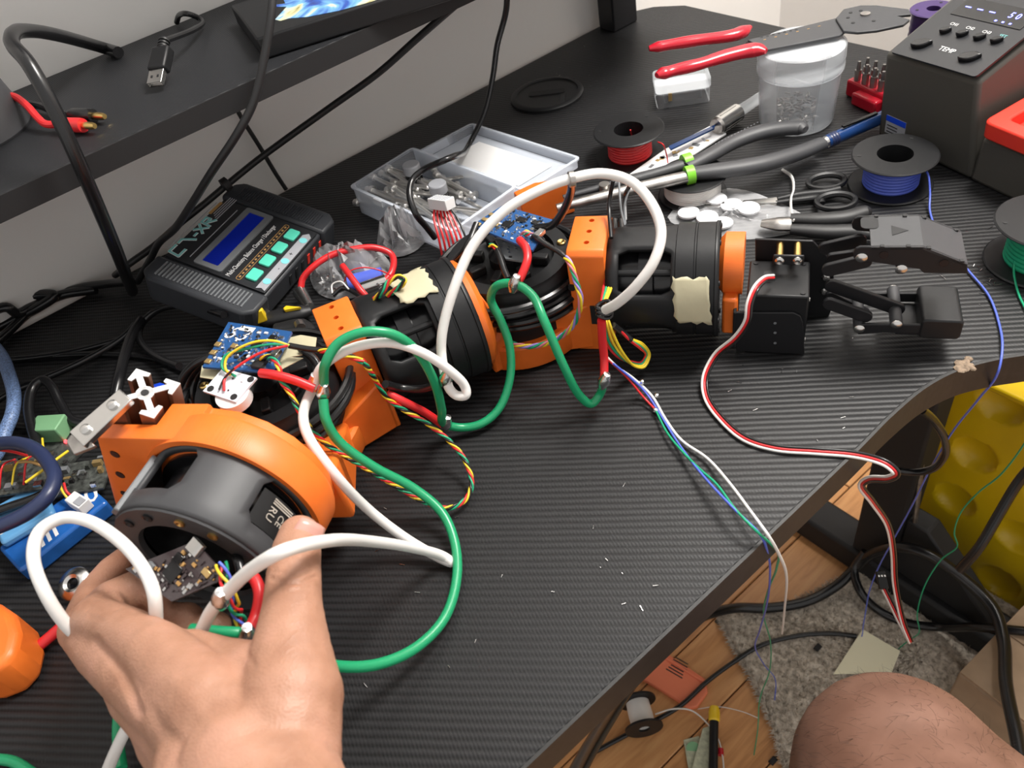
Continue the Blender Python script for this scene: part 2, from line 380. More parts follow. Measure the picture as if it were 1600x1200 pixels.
# legs: a T-shaped leg at the right end with a foot bar and a diagonal strut
MB().box((.71, .265, FLOOR + .025), (.055, .34, .05)).build('leg_foot', 'black_matte', desk, bevel=.006)
MB().box((.71, .443, FLOOR + .027), (.062, .016, .056)).build('foot_cap', 'black_plastic', desk, bevel=.005)
MB().box((.71, .28, (FLOOR + .05 - TH) / 2), (.045, .060, -TH - FLOOR - .05)).build('leg', 'black_matte', desk, bevel=.004)
MB().hexa([V((.695, .10, FLOOR + .05)), V((.725, .10, FLOOR + .05)), V((.725, .25, FLOOR + .05)), V((.695, .25, FLOOR + .05))], [V((.695, .22, FLOOR + .17)), V((.725, .22, FLOOR + .17)), V((.725, .25, FLOOR + .17)), V((.695, .25, FLOOR + .17))]).build('leg_gusset', 'black_matte', desk, bevel=.003)
MB().tube([V((.70, .26, -.40)), V((.70, .235, -.62))], .0035, 8).build('hook_rod', 'dull_steel', desk)
MB().box((-.62, .45, (FLOOR - TH) / 2), (.045, .060, -TH - FLOOR)).build('leg', 'black_matte', desk, bevel=.004)
# monitor riser shelf bolted to the desk on a post
SZ = .18
MB().box((-.05, .658, SZ - .0075), (1.52, .182, .015)).build('shelf_board', 'shelf_film', desk, bevel=.001, smooth=20)
MB().box((-.05, .5655, SZ - .0075), (1.52, .0015, .0156)).build('shelf_edge_band', 'black_matte', desk)
for x in (.690, -.70):
    MB().box((x, .728, (SZ - .015) / 2), (.040, .026, SZ - .015)).build('shelf_post', 'black_metal', desk, bevel=.002)
# cable grommet
gf = FR(P(855, 150, 0), (1, -1, 0)); g = MB()
g.lathe([(0, .0), (.040, .0), (.040, .0028), (.0375, .0045), (.034, .0045), (.0335, .0030), (0, .0030)], gf, 48)
gr = g.build('grommet', 'black_plastic', desk)
MB().prism(rrect(-.020, -.004, .020, .006, .004), .0029, .0040, gf).build('cable_slot', 'black_matte', gr)
MB().box((.018, -.018, .0035), (.006, .024, .0012), gf).build('grommet_tab', 'black_matte', gr)
# ================================================================ robot arm
def bake(o):
    dg = bpy.context.evaluated_depsgraph_get(); me = bpy.data.meshes.new_from_object(o.evaluated_get(dg)); old = o.data
    nm = old.name; o.modifiers.clear(); o.data = me; bpy.data.meshes.remove(old); me.name = nm
def cut(o, mb):
    c = mb.build('cutter', 'black_matte', None, smooth=0); q = o.modifiers.new('cut', 'BOOLEAN'); q.operation = 'DIFFERENCE'; q.solver = 'EXACT'; q.object = c
    bpy.context.view_layer.update(); bake(o); me = c.data; bpy.data.objects.remove(c); bpy.data.meshes.remove(me)
    o.data.polygons.foreach_set('use_smooth', [True] * len(o.data.polygons)); o.data.set_sharp_from_angle(angle=math.radians(35)); return o
def shell(fr, rows, wins, n=72, w0=2, w1=4):
    """housing: rows (z, r); windows in whole 5-degree cells (i0, i1) between rows w0 and w1, corners chamfered"""
    mb = MB(); k = len(rows); vs = []
    for z, r in rows: vs += [(r * math.cos(2 * math.pi * i / n), r * math.sin(2 * math.pi * i / n), z) for i in range(n)]
    fs = []
    for j in range(k - 1):
        for i in range(n):
            a, b, c, d = j * n + i, j * n + (i + 1) % n, (j + 1) * n + (i + 1) % n, (j + 1) * n + i
            hit = None
            for i0, i1 in wins:
                q = (i - i0) % n
                if q < (i1 - i0) and w0 <= j < w1: hit = (q == 0, q == i1 - i0 - 1)
            if hit is None: fs.append((a, b, c, d)); continue
            l, r_ = hit; bot, top = j == w0, j == w1 - 1
            if l and bot: fs.append((a, b, d))
            elif l and top: fs.append((a, c, d))
            elif r_ and bot: fs.append((a, b, c))
            elif r_ and top: fs.append((b, c, d))
    return mb.add(vs, fs, 0, fr)
ARM = thing('robot_arm', (.13, .39, 0), 'orange and black robot arm lying across the desk, ending in a black gripper', 'robot arm')
hB = V((.96, -.28, 0)).normalized(); hC = V((.62, -.785, 0)).normalized()
sB = hB.cross(V((0, 0, 1))); sC = hC.cross(V((0, 0, 1)))
b0 = P(525, 496, .085); b0.z = .047
c0 = V((.287, .345, .045))
UP = V((0, 0, 1))
def motor(fr, L, wins, big=.046, k_=1.0):
    """long motor in a printed housing, local z along its axis"""
    rows = [(0, .0415), (.004, .0425), (.008, .0430), (.014, .0430), (.036, .0430), (.042, .0430), (.0445, .0430), (.045, big), (L - .016, big), (L - .0155, big - .0009), (L - .0145, big - .0009), (L - .014, big), (L - .003, big), (L - .0025, big + .0010), (L, big + .0008)]
    fr0 = fr; fr = fr @ M.Diagonal((k_, k_, 1, 1))
    b = shell(fr, rows, wins, w0=2, w1=5).build('motor_housing', 'black_plastic', ARM, solid=.0035, smooth=30)
    c = MB(); c.lathe([(0, .001), (.039, .001), (.039, .003), (.030, .004), (.030, .020), (.034, .0205), (.034, .030), (.031, .031), (.031, .043), (.0385, .044), (.0385, L - .002), (0, L - .002)], fr, 48)
    c.build('motor_core', 'black_gloss', b)
    for k in range(8):
        a = math.radians(k * 45 + 12); MB().lathe([(0, .0), (.0022, .0), (.0022, .0012), (.0014, .0016), (0, .0010)], fr @ T(.0415 * math.cos(a), .0415 * math.sin(a), L - .0008), 10).build('screw', 'black_metal', b)
    for k in range(4):
        a = math.radians(k * 90 + 45); MB().cyl((.036 * math.cos(a), .036 * math.sin(a), .004), (.036 * math.cos(a), .036 * math.sin(a), .044), .0022, n=10, fr=fr).build('tie_post', 'black_plastic', b)
    return b
W4 = [(4, 14), (22, 32), (40, 50), (58, 68)]
fB = FR(b0 + hB * .0125, UP, hB); fC = FR(c0 + hC * .0125, UP, hC)
m3 = motor(fB, .070, W4, .046, .90); m5 = motor(fC, .072, W4, .0445, .845)
def tape(fr, r, a0, a1, z0, z1, parent, seed):
    rnd = random.Random(seed); mb = MB(); na, nz_ = 9, 7; vs = []
    for j in range(nz_ + 1):
        for i in range(na + 1):
            u, v = i / na, j / nz_
            e0 = .10 * rnd.random() if i in (0, na) else 0; e1 = .12 * rnd.random() if j in (0, nz_) else 0
            u2 = u + (e0 if i == 0 else -e0); v2 = v + (e1 if j == 0 else -e1) + .1 * (u - .5)
            a = math.radians(a0 + (a1 - a0) * u2); z = z0 + (z1 - z0) * v2; rr = r + .0007 + .0006 * rnd.random()
            vs.append((rr * math.cos(a), rr * math.sin(a), z))
    fs = [(j * (na + 1) + i, j * (na + 1) + i + 1, (j + 1) * (na + 1) + i + 1, (j + 1) * (na + 1) + i) for j in range(nz_) for i in range(na)]
    mb.add(vs, fs, 0, fr); return tag(mb.build('tape', 'tape', parent, solid=.0003, smooth=60), 'torn piece of pale masking tape')
tape(fC, .0378, 48, 102, .043, .0685, m5, 3); tape(fB, .0416, -22, 24, .026, .054, m3, 5)
# end plates and joints between the motors
def bracket(name, o, h, s, depth, top, foot):
    fr = FR(o, -s, h)          # local x away from the viewer, y up, z along h
    y0 = -o.z
    poly = [(-.026, y0 + .004), (depth + foot, y0), (depth + foot, y0 + .018), (depth, y0 + .036), (depth, top - o.z - .0035), (depth - .0035, top - o.z), (-.018, top - o.z), (-.026, top - o.z - .008)]
    poly = [(-x, y) for x, y in poly]
    b = MB().prism(poly, -.0125, .0125, fr).build(name, 'orange_print', ARM, bevel=.0012, smooth=30)
    bake(b)
    cm = MB()
    for k in (-1, 0, 1): cm.cyl((k * .0125, top - o.z - .008, 0), (k * .0125, top - o.z + .005, 0), .0019, n=12, fr=fr)
    cut(b, cm)
    return b, fr
bB, frB = bracket('printed_bracket', b0, hB, sB, .021, .085, .006)
bC, frC = bracket('printed_bracket', c0, hC, sC, .024, .085, .0)
MB().box((-.0238, -.012, .006), (.002, .016, .013), frC).build('cable_port', 'black_matte', bC)
MB().cyl((-.0225, .012, -.011), (-.0250, .012, -.011), .0026, n=12, fr=frC).build('cap_screw', 'black_metal', bC)
MB().cyl((-.0205, -.012, -.006), (-.0228, -.012, -.006), .0028, n=12, fr=frB).build('cap_screw', 'black_metal', bB)
# orange adaptor plates
MB().lathe([(.0, 0), (.038, 0), (.038, .004), (.033, .008), (0, .008)], FR(b0 + hB * .0827, UP, hB), 40).build('adaptor_disc', 'orange_print', ARM)
m4c = V((.250, .392, 0)); m2c = V((.066, .417, 0))
# disc motors: cradle, body, flange, coiled cable
def disc_motor(c, zrot, hdir):
    fr = FR(V((c.x, c.y, 0)), hdir)
    cr = MB(); cr.lathe([(.030, .003), (.0505, .003), (.0515, .005), (.0515, .022), (.0495, .024), (.030, .024)], fr, 56, closed=True)
    cr = cr.build('motor_cradle', 'orange_print', ARM)
    MB().hexa([fr @ V(q) for q in ((.03, -.030, .002), (.068, -.022, .002), (.068, .022, .002), (.03, .030, .002))], [fr @ V(q) for q in ((.03, -.030, .030), (.068, -.022, .046), (.068, .022, .046), (.03, .030, .030))]).build('cradle_arm', 'orange_print', cr, bevel=.0015)
    b = MB(); b.lathe([(0, .010), (.0445, .010), (.0455, .012), (.0455, .040), (.0440, .041), (.0440, .043), (.0455, .044), (.0455, .060), (.0435, .063), (.0435, .0665), (.0335, .0665), (.0325, .061), (.0305, .0605), (0, .0605)], fr, 64)
    b = b.build('motor_body', 'black_plastic', ARM)
    for k in range(4):
        a = math.radians(zrot + 90 * k)
        sc_ = MB(); q = fr @ T(.0388 * math.cos(a), .0388 * math.sin(a), .0665)
        sc_.lathe([(0, 0), (.0032, 0), (.0032, .0010), (.0024, .0016), (0, .0008)], q, 12); sc_.build('screw', 'brass', b)
    for k in range(8):
        a = math.radians(zrot + 20 + 45 * k); MB().box((.024, 0, .064), (.012, .006, .007), fr @ RZ(zrot + 20 + 45 * k)).build('stator_boss', 'black_plastic', b, bevel=.001)
    MB().lathe([(0, .0605), (.013, .0605), (.013, .068), (.009, .070), (0, .070)], fr, 24).build('hub', 'black_gloss', b)
    return b, fr
m4, f4 = disc_motor(m4c, 20, hC); m2, f2 = disc_motor(m2c, 65, hB)
MB().hexa([b0 + hB * .092 - sB * .020 + UP * -.040, b0 + hB * .092 + sB * .020 + UP * -.040, m4c + sB * .030 - hB * .02 + UP * .004, m4c - sB * .030 - hB * .02 + UP * .004],
          [b0 + hB * .092 - sB * .020 + UP * .022, b0 + hB * .092 + sB * .020 + UP * .022, m4c + sB * .030 - hB * .02 + UP * .032, m4c - sB * .030 - hB * .02 + UP * .032]).build('adaptor_arm', 'orange_print', ARM, bevel=.002)
aw = [P(726, 456, .060), P(772, 476, .050), P(806, 508, .036), P(764, 543, .030)]
MB().hexa([V((p.x, p.y, .004)) for p in aw[::-1]], aw[::-1]).build('adaptor_web', 'orange_print', ARM, bevel=.002)
def coil(fr, r, z, turns, seed, name='coiled_cable', rr=.0026):
    rnd = random.Random(seed)
    for k in range(turns):
        pts = []
        ph = rnd.random() * 6.28; e = .0025 + .002 * rnd.random()
        for i in range(28):
            a = 2 * math.pi * i / 28
            pts.append(fr @ V(((r + .0010 * k + e * math.cos(a * 2 + ph)) * math.cos(a), (r + .0010 * k + e * math.cos(a * 2 + ph)) * math.sin(a), z[k] + .003 * math.sin(a + ph))))
        MB().tube(spline(pts, 2, True), rr, 8, closed=True).build(name, 'black_wire', ARM)
coil(f4, .0490, [.040, .047, .053, .058], 4, 2); coil(f2, .0500, [.044, .052, .060], 3, 9)
# ---------------------------------------------------------------- first joint, lifted in the hand
a1 = V((-.82, -.57, 0)).normalized(); o1 = P(310, 876, .078)
u1 = V((.194, -.279, .94)); u1 = (u1 - a1 * u1.dot(a1)).normalized()
f1 = FR(o1, u1, a1)           # local z along the axis towards the hand, x up, y towards the T-slot side
rows = [(-.040, .0446), (-.038, .0450), (-.036, .0450), (-.031, .0450), (-.0155, .0450), (-.0105, .0450), (-.002, .0450), (0, .0440)]
h1 = shell(f1, rows, [(-16, -6), (3, 12), (20, 28), (34, 44), (48, 54)], w0=2, w1=5).build('motor_housing', 'dark_grey', ARM, solid=.004, smooth=30)
MB().lathe([(0, -.038), (.039, -.038), (.039, -.034), (.0335, -.033), (.0335, -.011), (.040, -.009), (.040, -.004), (.0315, -.004), (.0305, -.012), (0, -.012)], f1, 48).build('motor_core', 'black_gloss', h1)
MB().lathe([(.030, -.0015), (.0432, -.0015), (.0438, 0), (.0434, .0012), (.031, .0012)], f1, 48, closed=True).build('end_flange', 'dark_grey', h1)
for a in (-70, -20, 5, 33, 60, 100, 140): MB().lathe([(0, 0), (.0026, 0), (.0026, .0009), (.0016, .0012), (0, .0004)], f1 @ RZ(a) @ T(.0375, 0, .0012), 12).build('screw', 'brass' if a in (5, -20) else 'black_metal', h1)
# recessed rating plate seen in the right-hand window
lp = MB(); vs = []
for j in range(2):
    for i in range(9):
        a = math.radians(-80 + 48 * i / 8); vs.append((.0438 * math.cos(a), .0438 * math.sin(a), -.0300 + .0185 * j))
lp.add(vs, [(i, i + 1, 9 + i + 1, 9 + i) for i in range(8)], 0, f1); plate = lp.build('rating_plate', 'black_plastic', h1)
for s_, aa, zz, sz in (('RU', -44, -.0205, .0060), ('CE', -52, -.0205, .0054), ('o', -59, -.0205, .0050)):
    q = f1 @ RZ(aa) @ T(.0440, 0, zz) @ RY(90) @ RZ(180); text('rating_print', s_, sz, q, 'text_grey', h1, align='CENTER')
for zz in (-.0258, -.0270, -.0282): MB().box((.0440, 0, zz), (.0003, .013, .0007), f1 @ RZ(-50)).build('rating_print', 'text_grey', h1)
# grey strut at the left window
MB().box((.0455, 0, -.018), (.0035, .007, .034), f1 @ RZ(64)).build('window_strut', 'mid_grey', h1, bevel=.0008)
# orange ring and flange block
ring = MB().lathe([(.0458, -.036), (.0490, -.036), (.0496, -.038), (.0496, -.053), (.0486, -.055), (.030, -.057), (.030, -.052), (.0458, -.052)], f1, 80, closed=True).build('shoulder_ring', 'orange_print', ARM, smooth=30)
f1i = f1.inverted()
def loc1(px, py, z):
    q = f1i @ PN(px, py, f1 @ V((0, 0, z)), a1); return (q.x, q.y)
zf, zr = -.037, -.062
fa = loc1(150, 684, zf); fbm = loc1(186, 812, zf); fd = loc1(278, 722, zf)
blk = [fa, (fd[0], .020), (.020, .0), (-.030, .030), (fbm[0] - .004, fbm[1] - .004), fbm]
RR = .0490
def tang(p, sg):
    D = math.hypot(*p); ph = math.atan2(p[1], p[0]); a = ph + sg * math.acos(min(1, RR / D)); return (RR * math.cos(a), RR * math.sin(a))
ta, tb2 = tang(fa, -1), tang(fbm, 1); aa0, aa1 = math.atan2(ta[1], ta[0]), math.atan2(tb2[1], tb2[0])
ri = .0458
blk = [fa, ta] + [(ri * math.cos(aa0 + (aa1 - aa0) * k / 10), ri * math.sin(aa0 + (aa1 - aa0) * k / 10)) for k in range(11)] + [tb2, fbm]

sb = MB().prism(blk, zr, zf, f1).build('shoulder_block', 'orange_print', ARM, bevel=.0015)
bake(sb)
TSx = fa[0]; TSy = fa[1] - .013
cm = MB(); cm.box((TSx - .010, TSy - .004, -.060), (.055, .028, .027), f1)
for k in range(4):
    t_ = .12 + .235 * k; cm.cyl((fa[0] + (fbm[0] - fa[0]) * t_, fa[1] + (fbm[1] - fa[1]) * t_ - .009, zf - .012), (fa[0] + (fbm[0] - fa[0]) * t_, fa[1] + (fbm[1] - fa[1]) * t_ - .009, zf + .01), .0029, n=16, fr=f1)
cut(sb, cm)
for k in range(4):
    t_ = .12 + .235 * k
    MB().cyl((fa[0] + (fbm[0] - fa[0]) * t_, fa[1] + (fbm[1] - fa[1]) * t_ - .009, zf - .013), (fa[0] + (fbm[0] - fa[0]) * t_, fa[1] + (fbm[1] - fa[1]) * t_ - .009, zf + .0003), .0026, n=12, fr=f1).build('cap_screw', 'black_metal', sb)
# aluminium T-slot extrusion standing in the block's notch
tf = f1 @ T(TSx - .026, TSy - .004, -.060) @ RY(90) @ M.Diagonal((1.25, 1.25, 1, 1))
def tslot(mb, z0, z1):
    for a in (45, 135): mb.prism([(-.0125, -.0013), (.0125, -.0013), (.0125, .0013), (-.0125, .0013)], z0, z1, tf @ RZ(a))
    mb.prism(circ(0, 0, .0036, 14), z0, z1, tf)
    for sx in (-1, 1):
        for sy in (-1, 1):
            mb.prism([(sx * .010, sy * .010), (sx * .0035, sy * .010), (sx * .0035, sy * .0082), (sx * .0058, sy * .0075), (sx * .0075, sy * .0058), (sx * .0082, sy * .0035), (sx * .010, sy * .0035)], z0, z1, tf)
e = MB(); tslot(e, 0, .0445); ex = e.build('t_slot_extrusion', 'bronze', ARM)
e = MB(); tslot(e, .0445, .0452); e.build('sawn_end', 'white_plastic', ex); MB().cyl((0, 0, .0448), (0, 0, .0456), .0020, n=14, fr=tf).build('centre_bore', 'black_matte', ex)
# steel latch plate across the corner
la, lb_ = P(188, 626, .138), P(130, 694, .128); d = (lb_ - la); lf = FR(la, d, UP + V((-.15, -.3, 0)))
lt_ = MB().prism([(-.004, -.0052), (d.length * .98, -.0062), (d.length * .98, .0062), (-.004, .0052)], -.0030, .0012, lf).build('latch_plate', 'steel', ARM, bevel=.0006)
MB().prism([(d.length * .85, -.008), (d.length * 1.14, -.006), (d.length * 1.20, .003), (d.length * .85, .008)], -.005, -.0023, lf).build('latch_tongue', 'dull_steel', lt_, bevel=.0005)
for x in (.004, d.length * .75): MB().lathe([(0, .0012), (.0027, .0012), (.0027, .0024), (.0015, .0032), (0, .0032)], lf @ T(x, 0, 0), 12).build('screw', 'steel', lt_)
tag(MB().ball(P(246, 617, .0075), (.012, .010, .0075), 9).build('blue_putty', 'blue_part', None, smooth=0), 'small bright blue lump on the desk behind the white extrusion end', 'lump')
# orange yoke between the first joint and the second motor
MB().hexa([o1 - a1 * .060 + V((-.02, .02, -.05)), o1 - a1 * .060 + V((.03, -.03, -.05)), m2c + V((.03, -.035, .004)), m2c + V((-.035, -.005, .004))],
          [o1 - a1 * .060 + V((-.02, .02, -.005)), o1 - a1 * .060 + V((.03, -.03, -.008)), m2c + V((.03, -.035, .030)), m2c + V((-.035, -.005, .030))]).build('shoulder_yoke', 'orange_print', ARM, bevel=.003)
# ---------------------------------------------------------------- circuit boards
def board(corners, mat_, comps, seed, parent=ARM, dens=70, dark=False):
    c = [V(q) for q in corners]; n = (c[1] - c[0]).cross(c[3] - c[0]).normalized()
    if n.z < 0: n = -n
    th = .0015
    mb = MB(); lo = [q - n * th for q in c]; 
    if (c[1] - c[0]).cross(c[2] - c[0]).dot(n) < 0: mb.hexa(lo[::-1], c[::-1])
    else: mb.hexa(lo, c)
    b = mb.build('circuit_board', mat_, parent)
    def at(u, v): return (c[0] * (1 - u) + c[1] * u) * (1 - v) + (c[3] * (1 - u) + c[2] * u) * v
    ex = (c[1] - c[0]).normalized(); W = (c[1] - c[0]).length; Hh = (c[3] - c[0]).length
    for nm, u, v, w_, h_, z_, m_ in comps:
        MB().box((0, 0, z_ / 2), (w_, h_, z_), FR(at(u, v), ex, n)).build(nm, m_, b, bevel=.0002, seg=1)
    rnd = random.Random(seed); st = [MB(), MB(), MB()]
    for k in range(dens):
        u, v = .06 + .88 * rnd.random(), .06 + .88 * rnd.random(); m_ = rnd.choice((0, 1, 1, 1, 2)); L = rnd.choice((.0009, .0013, .0018, .0024)); 
        st[m_].box((0, 0, .0004), (L, L * .6, .0008) if rnd.random() < .5 else (L * .6, L, .0008), FR(at(u, v), ex, n))
    for q, m_ in zip(st, ('text_white', 'solder', 'black_matte')):
        if q.v: tag(q.build('small_components', m_ if not dark else ('solder', 'brown_board', 'text_orange')[st.index(q)], b), kind='stuff')
    return b, at, n, ex
z2 = .098
bd2, at2, n2, ex2 = board([P(357, 503, z2), P(456, 518, z2), P(424, 582, z2), P(316, 573, z2)], 'blue_board',
    [('chip', .62, .40, .0075, .0055, .0012, 'black_gloss'), ('chip', .42, .60, .006, .006, .0012, 'black_gloss'), ('chip', .78, .22, .005, .004, .001, 'black_gloss'), ('label_sticker', .34, .10, .011, .004, .0004, 'paper'),
     ('gold_pad', .05, .52, .004, .0035, .0012, 'gold_pad'), ('gold_pad', .05, .70, .004, .0035, .0012, 'gold_pad'), ('gold_pad', .05, .89, .004, .0035, .0012, 'gold_pad'), ('gold_pad', .30, .52, .004, .0035, .0014, 'gold_pad'), ('gold_pad', .30, .70, .004, .0035, .0014, 'gold_pad'), ('usb_port', .96, .62, .004, .0075, .003, 'steel'), ('header', .80, .86, .0075, .0075, .0025, 'black_matte')], 1, dens=190)
for s_, u, v, sz in (('S', .14, .24, .015), ('3', .33, .26, .015)): text('board_print', s_, sz, FR(at2(u, v) + n2 * .0001, ex2, n2), 'text_white', bd2, align='CENTER', shear=.3)
z4 = .0935
bd4, at4, n4, ex4 = board([P(785, 321, z4), P(863, 343, z4), P(832, 391, z4), P(737, 352, z4)], 'blue_board',
    [('chip', .55, .30, .007, .005, .0012, 'black_gloss'), ('chip', .42, .58, .007, .006, .0012, 'black_gloss'), ('chip', .78, .25, .005, .004, .001, 'black_gloss'), ('gold_pad', .06, .45, .004, .003, .0012, 'gold_pad'), ('gold_pad', .06, .68, .004, .003, .0012, 'gold_pad'), ('gold_pad', .06, .90, .004, .003, .0012, 'gold_pad'), ('gold_pad', .28, .72, .004, .003, .0014, 'gold_pad'), ('usb_port', .97, .55, .0045, .0075, .003, 'steel')], 2, dens=170)
text('board_print', 'S3', .008, FR(at4(.20, .20) + n4 * .0001, ex4, n4), 'text_white', bd4, align='CENTER')
c4 = [P(745, 372, .080), P(800, 395, .080), P(835, 395, .080), P(812, 408, .080)]
board([P(770, 372, .084), P(835, 382, .084), P(818, 408, .083), P(790, 404, .083)], 'mid_grey', [], 4, dens=12)
bd1, at1, n1_, ex1 = board([P(303, 846, .108), P(356, 902, .103), P(268, 940, .098), P(196, 889, .100)], 'brown_board',
    [('chip', .45, .55, .008, .008, .0014, 'black_gloss'), ('chip', .25, .35, .005, .005, .0014, 'black_gloss'), ('gold_pad', .75, .2, .005, .003, .0012, 'gold_pad'), ('capacitor', .18, .72, .004, .004, .002, 'mid_grey')], 3, dens=110, dark=True)
up_ = MB(); uf = FR(at1(.16, .02) + n1_ * .0015, ex1, n1_); up_.frame(rrect(-.004, -.0016, .004, .0016, .0008), rrect(-.0033, -.0010, .0033, .0010, .0005), -.003, .003, uf @ RX(90)); up_.build('usb_port', 'steel', bd1)
# small white breakout board standing on the coil
bw, atw, nw, exw = board([P(348, 575, .098), P(401, 590, .096), P(368, 628, .094), P(317, 611, .096)], 'white_board', [], 5, dens=6)
for u, v in ((.90, .12), (.86, .86), (.14, .84)): MB().cyl(atw(u, v) - nw * .0004, atw(u, v) + nw * .0003, .0021, n=14).build('mounting_hole', 'black_matte', bw)
MB().cyl(atw(.7, .75) - nw * .008, atw(.7, .75) - nw * .0016, .010, n=28).build('foam_spacer', 'white_plastic', bw)
# masking tape under the boards
def patch(pxs, z, name='tape', m='tape', parent=ARM, th=.0004):
    mb = MB(); pts = [P(x, y, z) for x, y in pxs]; n = len(pts)
    mb.add(pts + [p + V((0, 0, th)) for p in pts], [tuple(range(n)), tuple(range(n, 2 * n))[::-1]] + [(i, (i + 1) % n, n + (i + 1) % n, n + i) for i in range(n)]); return mb.build(name, m, parent, smooth=0)
for q, z in (([(437, 532), (470, 524), (495, 528), (493, 545), (470, 556), (440, 560), (430, 548)], .090), ([(316, 572), (345, 577), (372, 590), (350, 596), (313, 590)], .092), ([(430, 556), (474, 560), (440, 578), (425, 574)], .092)): patch(q, z)
# ---------------------------------------------------------------- gripper
gA = V((.58, -.815, 0)).normalized(); sG = gA.cross(UP); G0 = c0 + hC * .0875
fG = FR(G0, gA, sG)          # local x along the gripper, y up, z towards the near side
fGi = fG.inverted()
def gp(px, py, s):
    q = fGi @ PN(px, py, fG @ V((0, 0, s)), sG); return (q.x, q.y)
def plate(name, pxs, s, th, m='black_metal', parent=ARM, bevel=.0005):
    return MB().prism([gp(x, y, s) for x, y in pxs], s - th, s, fG).build(name, m, parent, bevel=bevel)
cp = MB(); cf = FR(G0, UP, gA)
cp.lathe([(0, -.003), (.017, -.003), (.0205, .0), (.0205, .012), (0, .012)], cf @ T(.010, -.004, 0), 40); cpl = cp.build('coupling', 'orange_print', ARM)
MB().box((-.016, .008, .005), (.030, .026, .010), cf).build('coupling_block', 'orange_print', cpl, bevel=.002)
yb = -G0.z
fp = plate('gripper_plate', [(1180, 374), (1270, 377), (1302, 410), (1304, 472), (1294, 497), (1240, 505), (1180, 490)], -.018, .002)
nw_ = plate('gripper_wall', [(1148, 489), (1240, 489), (1251, 494), (1255, 505), (1257, 554), (1150, 549)], .0235, .002)
for y in (505, 520, 536): 
    q = gp(1211, y, .0236); MB().cyl((q[0], q[1], .0232), (q[0], q[1], .0238), .0010, n=8, fr=fG).build('rivet_hole', 'mid_grey', nw_)
yt_n = gp(1148, 489, .0235)[1]; yt_f = gp(1180, 374, -.018)[1]; tb = gp(1148, 489, .0235)[0]
MB().hexa([fG @ V(q) for q in ((tb - .001, yb + .004, -.020), (tb + .001, yb + .004, -.020), (tb + .001, yb + .004, .0235), (tb - .001, yb + .004, .0235))][::-1], [fG @ V(q) for q in ((tb - .001, yt_f, -.020), (tb + .001, yt_f, -.020), (tb + .001, yt_n, .0235), (tb - .001, yt_n, .0235))][::-1]).build('gripper_back', 'black_metal', ARM, bevel=.0005)
sv = MB().box((tb + .026, yb + .027, .003), (.038, .044, .037), fG).build('servo', 'black_plastic', ARM, bevel=.0012)
ytop = yb + .049
for dx, dz in ((.011, .018), (.041, .018), (.041, -.012), (.011, -.012)): MB().cyl((tb + dx, ytop - .0005, dz), (tb + dx, ytop + .0006, dz), .0017, n=10, fr=fG).build('servo_screw', 'black_metal', sv)
for y_ in (yb + .010, yb + .044): MB().cyl((tb + .0448, y_, .018), (tb + .0456, y_, .018), .0014, n=10, fr=fG).build('servo_screw', 'dull_steel', sv)
MB().cyl((tb + .020, ytop, .004), (tb + .020, ytop + .004, .004), .0035, n=12, fr=fG).build('cable_gland', 'black_matte', sv)
tabz = -.003
q = gp(1218, 404, tabz); q2_ = gp(1246, 404, tabz)
tabp = MB().box(((q[0] + q2_[0]) / 2, q[1], tabz + .001), (q2_[0] - q[0] + .008, .0075, .002), fG).build('servo_tab', 'black_metal', sv, bevel=.0008)
for u in (q, q2_):
    st = MB().cyl((u[0], u[1], tabz - .015), (u[0], u[1], tabz), .0024, n=12, fr=fG).build('brass_standoff', 'brass', ARM)
    MB().lathe([(0, .002), (.003, .002), (.003, .003), (.0018, .004), (0, .0036)], fG @ T(u[0], u[1], tabz), 12).build('screw', 'steel', st)
def gscrew(px, py, s, parent, r=.0028):
    u = gp(px, py, s); sc_ = MB().lathe([(0, 0), (r, 0), (r, .0008), (r * .6, .0018), (0, .002)], fG @ T(u[0], u[1], s), 14).build('screw', 'steel', parent)
    MB().box((0, 0, .0019), (r * 1.1, .0005, .0006), fG @ T(u[0], u[1], s)).build('screw_slot', 'black_matte', sc_) if parent.parent is None else None
for x, y in ((1290, 433), (1288, 455)): gscrew(x, y, -.0178, fp)
# upper jaw: two side plates and a bent top plate
JW = .0165
up_px = [(1333, 397), (1337, 389), (1344, 386), (1443, 386), (1512, 413), (1512, 428), (1443, 427), (1437, 421), (1365, 410), (1341, 408), (1334, 404)]
uq = [gp(x, y, JW) for x, y in up_px]
uj = MB().prism(uq, JW - .002, JW, fG).build('upper_jaw_plate', 'black_metal', ARM, bevel=.0005)
MB().prism(uq, -JW, -JW + .002, fG).build('upper_jaw_plate', 'black_metal', ARM, bevel=.0005)
tp = MB(); A_, B_, C_ = uq[2], uq[3], uq[4]
A2 = (A_[0] + .006, A_[1])
for (p, r_) in ((A2, B_), (B_, C_)):
    tp.hexa([fG @ V((p[0], p[1] - .0018, JW)), fG @ V((r_[0], r_[1] - .0018, JW)), fG @ V((r_[0], r_[1] - .0018, -JW)), fG @ V((p[0], p[1] - .0018, -JW))], [fG @ V((p[0], p[1], JW)), fG @ V((r_[0], r_[1], JW)), fG @ V((r_[0], r_[1], -JW)), fG @ V((p[0], p[1], -JW))])
tpl = tp.build('jaw_top_plate', 'dark_grey', ARM, smooth=0)
L_ = B_[0] - A2[0]
def onflat(x, z, y=.0001): return fG @ V((A2[0] + x, A2[1] + (B_[1] - A2[1]) * x / L_ + y, z))
